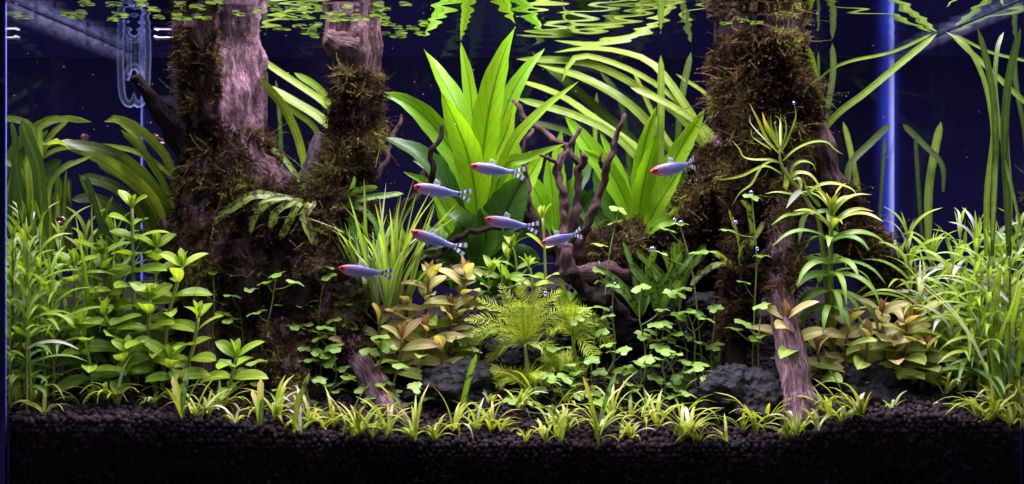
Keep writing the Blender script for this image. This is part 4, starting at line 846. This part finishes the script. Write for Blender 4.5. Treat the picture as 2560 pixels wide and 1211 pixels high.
for l, w in (([(1860, 690), (1845, 600), (1820, 520)], 16), ([(1862, 690), (1880, 600), (1872, 520), (1850, 500)], 16), ([(1860, 690), (1850, 640), (1860, 600)], 20), ([(1860, 680), (1900, 640), (1960, 615)], 18), ([(1862, 690), (1920, 690), (1950, 720)], 16), ([(1860, 690), (1900, 670), (1965, 650)], 18), ([(1858, 690), (1810, 660), (1760, 680), (1725, 715)], 16), ([(1860, 690), (1875, 620), (1915, 550)], 17), ([(1860, 690), (1800, 640), (1780, 630)], 14)):
    drawn(fn, l, w, 7.5, 6.5, 'fern', 'strap', 14, 0.2, None, None, 0.05, 'frond', 0.1)

# ------------------------------------------------------------------ feathery plants
def feather(path, wid, n=13):
    P = catmull(path, n*2); T = tangents(P); t = np.linspace(0, 1, n*2); gs = [tube(path, [0.055, 0.045, 0.02], n=12, seg=5)]
    fc = np.array([ru(-.3, .3), -0.75, 0.65]); S = np.cross(T, fc); S /= np.linalg.norm(S, axis=1, keepdims=True); V = []; F = []; q = 0
    for k in range(3, n*2):
        w = wid*math.sin(math.pi*(0.16+0.80*t[k]))**0.7*ru(0.75, 1.1)
        for sg in (-1, 1):
            d = nz(S[k]*sg+T[k]*ru(0.45, 0.8)+fc*ru(-.5, .6)); e = nz(d+T[k]*0.45+np.array([0, 0, ru(-.15, .25)])); p0 = P[k]; p1 = p0+d*w*0.55; p2 = p1+e*w*0.5; hw = T[k]*0.034
            V += [p0-hw, p0+hw, p1-hw, p1+hw, p2]; F += [[q, q+1, q+3], [q, q+3, q+2], [q+2, q+3, q+4]]; q += 5
            if ru(0, 1) < 0.8:      # a forked tip
                p3 = p1+nz(d+T[k]*1.3)*w*0.34; V += [p1-hw, p1+hw, p3]; F += [[q, q+1, q+2]]; q += 3
    gs.append((np.array(V), np.array(F), None)); return join(*gs)
fe = [((1312, 860), 5.8, 'bright yellow-green feathery plant in the middle foreground', [(1150, 862), (1165, 800), (1195, 748), (1250, 712), (1300, 712), (1350, 722), (1400, 725), (1430, 770), (1215, 905), (1270, 760), (1345, 770), (1390, 900), (1180, 835)]),
      ((1432, 842), 6.8, 'smaller feathery plant with a stiff frond below the twigs', [(1425, 745), (1385, 750), (1475, 775), (1520, 810), (1535, 860), (1490, 900), (1440, 765), (1370, 830)]),
      ((1300, 960), 6.0, 'pale feathery plant drooping beside the left lava rock', [(1225, 930), (1240, 960), (1275, 935), (1350, 940), (1375, 960), (1310, 915)]),
      ((1400, 930), 7.0, 'half hidden feathery plant low behind the clover leaves', [(1350, 900), (1370, 930), (1440, 900), (1460, 930), (1410, 880)])]
for (bx, by), Y, lab, tips in fe:
    t = Thing('feathery_plant', lab, 'aquatic plant', gp(bx, Y), 'feathery plants')
    hub = W(bx, by, Y); t.part('stem', tube([t.base, (t.base+hub)/2+np.array([0.15, 0, 0]), hub], [0.16, 0.14, 0.1]), M['stem'])
    for tx, ty in tips:
        e = W(tx, ty, Y+ru(-1.6, 1.6)); m = hub*0.5+e*0.5+np.array([0, 0, 0.25+0.12*abs(e[0]-hub[0])]); t.part('frond', feather([hub, m, e], ru(0.85, 1.15)), M['feather'], smooth=False)

# ------------------------------------------------------------------ clover-leaved runners
def clover_leaf(c, R, nrm, az, lob=3):
    nrm = nz(nrm); a = nz(np.cross(nrm, (math.sin(az), math.cos(az), 0.1))); b_ = np.cross(nrm, a); th = np.linspace(0, 2*np.pi, 31)[:-1]
    ph = (th*lob/(2*np.pi)) % 1; r_ = R*(0.60+0.40*np.sin(np.pi*ph)**0.6)*(1+0.09*np.cos(ph*2*np.pi*3)); r_ = np.where(np.abs(((th+np.pi) % (2*np.pi))-np.pi) < 0.14, R*0.15, r_)
    V = [c]; uv = [[.5, .5]]
    for f, dz in ((0.5, 0.05), (1.0, -0.02)):
        V += list(c+(np.cos(th)*r_*f)[:, None]*a+(np.sin(th)*r_*f)[:, None]*b_+nrm*R*(dz+0.10*f*np.sin(th*lob+1))[:, None]); uv += [[.5+.5*f, .5]]*30
    i = np.arange(30); j = (i+1) % 30
    return np.array(V), [np.stack([np.zeros(30, int), 1+i, 1+j], 1), np.stack([1+i, 31+i, 31+j, 1+j], 1)], np.array(uv)
bub = []
def clover(base, leaves, lab=None, rk=None, R=0.62):
    t = Thing('clover_plant', lab or '', 'aquatic plant', base, 'clover-leaved runners')
    L = sorted(leaves, key=lambda q: -q[1]); pts = [W(*q[:3]) for q in L]; mean = base
    prev = base
    top = pts[-1]; sp = [base]+[base*(1-f)+top*f+np.array([ru(-.35, .35), ru(-.2, .2), 0]) for f in (0.35, 0.7)]+[top+np.array([0, 0, -0.05])]
    SP = catmull(sp, 30); t.part('stem', tube(sp, [0.06, 0.05, 0.04], n=20, seg=5), M['stem'])
    for q, p in zip(L, pts):
        r_ = R*ru(0.8, 1.12)*(q[3] if len(q) > 3 else 1); nr = (ru(-.4, .4), 0.1-ru(0, .65), 1)
        lf = t.part('leaf', clover_leaf(p, r_, nr, ru(0, 6.28), 3 if ru(0, 1) < .6 else 4), M['clover'])
        if p is not top:
            zz = SP[:, 2]; k = int(np.argmin(abs(zz-(p[2]-ru(0.5, 1.2)))))
            t.part('leaf_stalk', tube([SP[k], (SP[k]+p)/2+np.array([0, 0, -0.12]), p], [0.042, 0.035, 0.03], n=8, seg=4), M['stem'])
    if rk: ranked(t, rk[0], rk[1])
    return t
Zc1, Zc2, Zc3 = 'clover-leaved runner in front of the mossy stump', 'clover-leaved runner in the patch before the mossy root', 'clover-leaved runner around the feathery plant'
def cl(rk, bx, Y, leaves): clover(gp(bx, Y), [(x, y, Y+ru(-.7, .4)) for x, y in leaves], rk=(rk, bx))
cl(Zc1, 650, 6, [(690, 688), (738, 706), (668, 706), (642, 782), (640, 858)])
cl(Zc1, 545, 6.5, [(532, 680), (505, 722), (556, 785)])
cl(Zc1, 790, 6.5, [(816, 668), (820, 690), (775, 748), (757, 762), (745, 702)])
cl(Zc1, 800, 6, [(736, 815), (765, 812), (815, 820), (800, 845), (835, 800)])
cl(Zc1, 830, 5.5, [(780, 900), (800, 882), (822, 905), (812, 890), (835, 870)])
cl(Zc1, 820, 4.5, [(800, 950), (825, 962), (840, 978), (795, 1010), (870, 945)])
cl(Zc1, 925, 5, [(970, 868, ), (952, 842), (925, 880), (905, 972), (880, 940)])
cl(Zc1, 970, 4.5, [(988, 985), (925, 995), (962, 960), (1000, 915)])
cl(Zc1, 1050, 4, [(1042, 968), (1062, 985), (1072, 992), (1020, 1010), (1090, 1035), (1045, 1050)])
cl(Zc1, 590, 5, [(562, 905), (610, 930), (640, 905)])
cl(Zc1, 690, 4.5, [(640, 960), (700, 975), (750, 960), (660, 1000)])
cl(Zc1, 600, 6.5, [(600, 690), (580, 740), (625, 720), (575, 800)])
cl(Zc1, 690, 7, [(700, 760), (670, 800), (720, 850), (690, 880), (655, 905)])
cl(Zc1, 740, 6, [(745, 900), (720, 930), (770, 940), (760, 870)])
cl(Zc1, 860, 7, [(870, 760), (845, 800), (880, 820), (860, 860)])
cl(Zc1, 900, 6, [(890, 905), (860, 920), (920, 925), (905, 940)])
cl(Zc3, 1190, 7.2, [(1180, 800), (1210, 770), (1230, 830), (1165, 850)])
cl(Zc2, 1490, 8, [(1546, 524), (1538, 556), (1498, 612), (1496, 676)])
cl(Zc2, 1530, 7.5, [(1534, 714), (1508, 770), (1500, 800), (1450, 775)])
cl(Zc2, 1610, 6.5, [(1602, 720), (1655, 775), (1630, 830), (1640, 852)])
cl(Zc2, 1700, 6.5, [(1680, 732), (1712, 722), (1700, 735), (1665, 810), (1690, 835)])
cl(Zc2, 1760, 6.5, [(1700, 560), (1672, 576), (1740, 632), (1770, 630), (1650, 632)])
cl(Zc2, 1740, 6, [(1742, 782), (1765, 798), (1742, 855), (1700, 790), (1720, 780)])
cl(Zc2, 1790, 6.5, [(1788, 866), (1788, 770), (1720, 840)])
cl(Zc2, 1880, 6, [(1880, 492), (1818, 576), (1860, 706), (1905, 640)])
cl(Zc2, 1890, 5.5, [(1905, 765), (1860, 808), (1835, 822), (1890, 848), (1905, 838)])
cl(Zc2, 1530, 5.5, [(1536, 880), (1560, 876), (1520, 862), (1500, 930), (1530, 948), (1548, 925)])
cl(Zc2, 1600, 5.2, [(1572, 925), (1600, 908), (1630, 915), (1615, 900), (1575, 960), (1590, 970)])
cl(Zc2, 1660, 5.0, [(1655, 900), (1690, 888), (1668, 880), (1640, 945), (1665, 960), (1690, 965)])
cl(Zc2, 1720, 4.8, [(1715, 905), (1735, 925), (1750, 915), (1700, 945), (1720, 930), (1780, 930)])
cl(Zc2, 1690, 6.0, [(1660, 822), (1640, 812), (1610, 840), (1675, 850), (1705, 870), (1650, 868)])
cl(Zc2, 1740, 4.2, [(1690, 990), (1720, 985), (1750, 975), (1770, 950), (1640, 1000)])
cl(Zc3, 1440, 5.2, [(1440, 930), (1415, 945), (1460, 945), (1480, 900), (1425, 912)])
cl(Zc3, 1380, 5.0, [(1385, 955), (1350, 975), (1400, 975), (1430, 985), (1370, 940)])
cl(Zc3, 1450, 4.6, [(1450, 985), (1420, 1010), (1480, 980), (1440, 960), (1500, 1000)])
cl(Zc3, 1340, 6.4, [(1345, 770), (1330, 690), (1250, 655), (1380, 870), (1408, 870)])
cl(Zc3, 1480, 6.5, [(1440, 800), (1505, 830), (1480, 770), (1520, 790)])
cl(Zc3, 1300, 4.4, [(1310, 990), (1340, 1010), (1280, 1000), (1360, 1020)])
# ------------------------------------------------------------------ floating plants
def float_leaf(): 
    th = np.linspace(0, 2*np.pi, 13)[:-1]; V = [[0, 0, 0]]+[[math.cos(a)*1.0, math.sin(a)*0.78, 0.06*math.cos(2*a)] for a in th]; i = np.arange(12)
    return np.array(V), np.stack([np.zeros(12, int), 1+i, 1+(i+1) % 12], 1)
FVv, FFf = float_leaf(); FM = build('float_leaf', FVv, FFf, M['float']); RM = build('float_root', *tube([(0, 0, 0), (0.08, 0.03, -0.5), (-0.05, 0, -1.0)], [0.03, 0.03, 0.01], n=6, seg=3)[:2], M['moss'])
fl = []
for k in range(125):
    u_ = ru(0, 1)
    if u_ < 0.42: X, Y = ru(-16, -6.0), ru(1.5, 13.5)
    elif u_ < 0.90: X, Y = ru(-29.3, -8), ru(0.8, 7.0)
    else: X, Y = W(ru(1800, 1910), 85, 9)[0], ru(7.6, 8.4)
    if all((X-a)**2+(Y-b_)**2 > 0.75 for a, b_ in fl) and not (abs(X+10.6) < 2.2 and abs(Y-10.5) < 2.2) and not (abs(X+20) < 3.2 and abs(Y-10.5) < 3): fl.append((X, Y))
for X, Y in fl:
    o = bpy.data.objects.new('floating_plant', None); C.objects.link(o); o.location = np.array([X, Y, WZ-0.05])*U; o.empty_display_size = 0.005
    o['category'] = 'floating plant'; o['group'] = 'floating plants at the surface'
    for q in range(int(rng.integers(2, 5))):
        a = ru(0, 6.28); r_ = ru(0.18, 0.42); c = bpy.data.objects.new('leaf', FM); C.objects.link(c); c.parent = o; c.scale = (r_, r_, r_); c.rotation_euler = (ru(-.08, .08), ru(-.08, .08), ru(0, 6.28)); c.location = np.array([math.cos(a)*r_*0.95, math.sin(a)*r_*0.95, -0.02*q])*U
    px = proj((X, Y, WZ))[0]
    ranked(o, 'floating plant '+('left of the first trunk' if px < 430 else 'between the trunks' if px < 800 else 'over the second trunk' if px < 1300 else 'beside the mossy root') + (' at the front glass' if Y < 4.5 else ''), px)

# ------------------------------------------------------------------ fish
def fish(h, tl, Y, lab, yaw=0.0, bend=0.0):
    a, b_ = W(h[0], h[1], Y), W(tl[0], tl[1], Y+yaw); ax = nz(a-b_); Lb = np.linalg.norm(a-b_)*0.80; up = nz(np.array([0, 0, 1])-ax[2]*ax); sd = np.cross(up, ax)
    t = Thing('fish', lab, 'fish', (a+b_)/2, 'silver fish with red noses')
    n, seg = 22, 14; x = np.linspace(0, 1, n); th = np.linspace(0, 2*np.pi, seg, endpoint=False)
    H = np.interp(x, [0, .03, .1, .2, .35, .5, .7, .85, .95, 1], [.012, .048, .088, .120, .136, .130, .094, .058, .050, .055]); Wd = H*np.interp(x, [0, .3, 1], [.75, .62, .35]); cz = np.interp(x, [0, .2, .5, 1], [.0, -.012, -.010, .01])
    V = [];uv = []
    for k in range(n):
        for q in th: V.append(a-ax*Lb*x[k]+up*Lb*(cz[k]+H[k]*math.sin(q))+sd*Lb*(Wd[k]*math.cos(q)+bend*max(0, x[k]-0.3)**2)); uv.append([q/6.283, x[k]])
    i = np.arange(n-1)[:, None]*seg; j = np.arange(seg)[None, :]; k = (j+1) % seg
    F = [np.stack([i+j, i+k, i+seg+k, i+seg+j], -1).reshape(-1, 4), np.array([list(range(seg))]), np.array([[(n-1)*seg+q for q in range(seg-1, -1, -1)]])]
    t.part('body', (np.array(V), F, np.array(uv)), M['fish'])
    def fl2(pts, nm, mat, th_=0.006, uvf=None):   # a thin fin with real thickness
        P = np.array([a-ax*Lb*p[0]+up*Lb*p[1]+sd*Lb*bend*max(0, p[0]-0.3)**2 for p in pts]); m = len(P); off = sd*Lb*th_
        V = np.vstack([P+off, P-off]); F = [np.array([list(range(m))]), np.array([list(range(2*m-1, m-1, -1))]), np.array([[q, (q+1) % m, m+(q+1) % m, m+q] for q in range(m)])][:]
        uv = np.array([[uvf(p) if uvf else 0.5, 0.5] for p in pts]*2); return t.part(nm, (V, F, uv), M[mat], smooth=False)
    ft = lambda p: min(1, max(0, (p[0]-0.97)/0.26))
    for sg in (1, -1):       # forked tail as fine strips so the bands read
        m = 9
        for q in range(m-1):
            u0, u1 = q/(m-1), (q+1)/(m-1)
            e = lambda u: ((0.97+0.26*u, sg*(0.001+0.030*u+0.035*u*u)), (0.97+0.27*u-0.04*u, sg*(0.050+0.115*u)))
            if q == 0: VV = []; UU = []
            VV += list(e(u0)); UU += [u0, u0]
        VV += list(e(1)); UU += [1, 1]
        P = np.array([a-ax*Lb*p[0]+up*Lb*(p[1]+0.01)+sd*Lb*bend*max(0, p[0]-0.3)**2 for p in VV]); off = sd*Lb*0.006; mm = len(P)
        FQ = [[2*q, 2*q+1, 2*q+3, 2*q+2] for q in range(m-1)]; F = np.array(FQ+[[mm+c for c in r_[::-1]] for r_ in FQ])
        t.part('tail_fin', (np.vstack([P+off, P-off]), F, np.array([[u_, 0] for u_ in UU]*2)), M['tail'])
    fl2([(0.40, 0.11), (0.44, 0.25), (0.56, 0.20), (0.56, 0.10)], 'dorsal_fin', 'fin')
    fl2([(0.58, -0.10), (0.66, -0.21), (0.74, -0.13), (0.84, -0.05)], 'anal_fin', 'fin')
    fl2([(0.38, -0.12), (0.46, -0.22), (0.50, -0.12)], 'pelvic_fin', 'fin')
    ev, ef = icosub(1)
    for sg in (1, -1): t.part('eye', (ev*Lb*0.037+a-ax*Lb*0.105+up*Lb*0.022+sd*sg*Lb*0.052, ef, None), M['eye'])
fish((1176, 414), (1308, 438), 6.5, 'red-nosed silver fish before the tallest broad leaf, uppermost in the centre', 0.5, 0.5)
fish((1034, 466), (1176, 492), 5.8, 'red-nosed silver fish crossing the bare dark branch', -0.4, -0.3)
fish((1626, 430), (1764, 406), 7.0, 'red-nosed silver fish before the shorter broad-leaved plant beside the mossy root', 0.9, -0.6)
fish((1212, 547), (1346, 572), 6.5, 'red-nosed silver fish just above the horizontal dark branch', 0.2, 0.4)
fish((1028, 578), (1156, 626), 5.0, 'red-nosed silver fish swimming nose up left of the horizontal branch', 0.8, 0.6)
fish((1352, 608), (1466, 582), 7.0, 'red-nosed silver fish swimming nose down at the base of the twigs', -0.9, 0.5)
fish((846, 670), (984, 690), 5.0, 'red-nosed silver fish before the slender blade grass, lowest of all', 0.0, -0.4)

# ------------------------------------------------------------------ snails, bubbles, pipe, light streak bar, chair
def snail(c, R, d, mat, lab, Y):
    t = Thing('snail', lab, 'snail', c-np.array([0, 0, R]))
    V = [];uv = []; n, seg = 46, 12; d = nz(d); up = np.array([0, 0, 1.]); sd = np.cross(up, d)
    for k in range(n):
        f = k/(n-1); th = f*2.6*2*np.pi+2.2; r_ = R*0.62*math.exp(-2.6*(1-f))*1.0; rr = R*0.60*math.exp(-2.6*(1-f)); off = (1-f)*R*0.55
        ctr = c+d*math.cos(th)*r_+up*math.sin(th)*r_*0.9+sd*(-off)
        rad = nz(d*math.cos(th)+up*math.sin(th))
        for q in np.linspace(0, 2*np.pi, seg, endpoint=False): V.append(ctr+(rad*math.cos(q)+sd*math.sin(q))*rr); uv.append([q/6.28, f])
    i = np.arange(n-1)[:, None]*seg; j = np.arange(seg)[None, :]; k = (j+1) % seg
    F = [np.stack([i+j, i+k, i+seg+k, i+seg+j], -1).reshape(-1, 4), np.array([[(n-1)*seg+q for q in range(seg-1, -1, -1)]])]
    t.part('shell', (np.array(V), F, np.array(uv)), M[mat])
    fv, ff = icosub(2); fv = fv*np.array([R*1.05, R*0.45, R*0.26]); ang = math.atan2(d[1], d[0]); rot = np.array([[math.cos(ang), -math.sin(ang), 0], [math.sin(ang), math.cos(ang), 0], [0, 0, 1]])
    t.part('foot', (fv@rot.T+c+d*R*0.25-up*R*0.78, ff, None), M['foot'])
snail(W(2346, 1018, 2.0), 0.62, (1, -0.2, 0), 'shell_black', 'black snail crawling on the soil in the right corner', 2)
snail(W(150, 552, 6.2), 0.55, (-1, -0.2, 0), 'shell', 'brown snail clinging by the left glass above the bushy stems', 6)
snail(W(392, 345, 19), 0.55, (1, -0.4, 0), 'shell', 'reddish snail on the ribbon leaves beside the broken branch', 14)
bv, bf = icosub(2)
for px, py, Y, r_ in ((1631, 624, 6.2, 8), (1702, 558, 6.2, 7), (1686, 550, 6.3, 4), (1300, 714, 6, 6), (1363, 734, 6, 6), (1537, 710, 7, 4.5), (1498, 657, 7.5, 4), (1528, 770, 7, 4), (1840, 556, 6, 5), (1893, 622, 6, 5), (1878, 482, 5.8, 5), (1715, 830, 6, 3.5), (1603, 912, 5, 4), (1872, 82, 9, 5), (1875, 92, 9, 4), (975, 872, 4.8, 5), (1985, 258, 7, 4)):
    s = scl(Y); o = solo('air_bubble', (bv*r_/s+W(px, py, Y), bf, None), M['bubble'], W(px, py, Y), None, 'bubble', 'air bubbles'); ranked(o, 'shiny round air bubble '+('resting on a clover leaf' if py > 500 else 'at the mossy root'), px)
pp = Thing('glass_pipe', 'curled clear glass pipe hanging in the back left corner', 'pipe', W(352, 260, 22))
pp.part('tube', tube(pth([(372, -60), (371, 60), (368, 190), (362, 245), (345, 262), (330, 240), (322, 200), (330, 168), (346, 172), (356, 200)], 22, 22), [0.26]*6, n=50, seg=12), M['glassware'])
pp.part('tube', tube(pth([(355, -60), (354, 60), (353, 190)], 22.3, 22.3), [0.18]*3, n=10, seg=10), M['glassware'])
solo('light_streak_bar', join(box(*sorted((W(390, 96, 12.4)[0], W(434, 96, 12.4)[0])), 12.2, 12.6, W(0, 98.5, 12.4)[2], W(0, 93.5, 12.4)[2]), box(W(390, 0, 12.4)[0]-0.05, W(394, 0, 12.4)[0], 12.1, 12.7, W(0, 99.5, 12.4)[2], W(0, 91, 12.4)[2])), M['white'], W(410, 99, 12.4), 'small white bar standing for a bright light streak beside the first trunk', 'clip', smooth=False)  # added white bar in place of a reflected lamp streak
ch = Thing('chair', 'dim chair back in the dark room behind the glass', 'chair', (0, 0, 0))
def cb(px0, px1, py0, py1, Y, dy=2):
    p, q = W(px0, py1, Y), W(px1, py0, Y); return box(p[0], q[0], Y, Y+dy, p[2], q[2])
ch.part('rail', cb(175, 460, 240, 262, 55), M['chair'], smooth=False); ch.part('panel', cb(182, 455, 268, 420, 56), M['wall'], smooth=False)
for x in (270, 425): ch.part('post', cb(x, x+16, 130, 238, 55), M['chair'], smooth=False)
dl = Thing('fallen_leaf', 'dark red fallen leaf lying on the soil against the pale root', 'leaf', W(735, 1085, 2.0))
dl.part('blade', leaf(pth([(712, 1070), (735, 1078), (768, 1082)], 1.6, 1.9), 0.5, 'ovate', 9, face=(0, -.7, .7), fold=0.3), M['dead'])
# specks drifting in the water
n = 150; bv, bf = icosub(0); P = np.stack([rng.uniform(-29, 29, n), rng.uniform(1, 23, n), rng.uniform(14, 29.6, n)], 1)
V = (bv[None]*rng.uniform(0.015, 0.04, n)[:, None, None]+P[:, None]).reshape(-1, 3); F = (bf[None]+(np.arange(n)*len(bv))[:, None, None]).reshape(-1, 3)
solo('drifting_specks', (V, F, None), M['white'], (0, 12, 20), 'tiny pale specks drifting in the water', None, kind='stuff')
finish_labels()
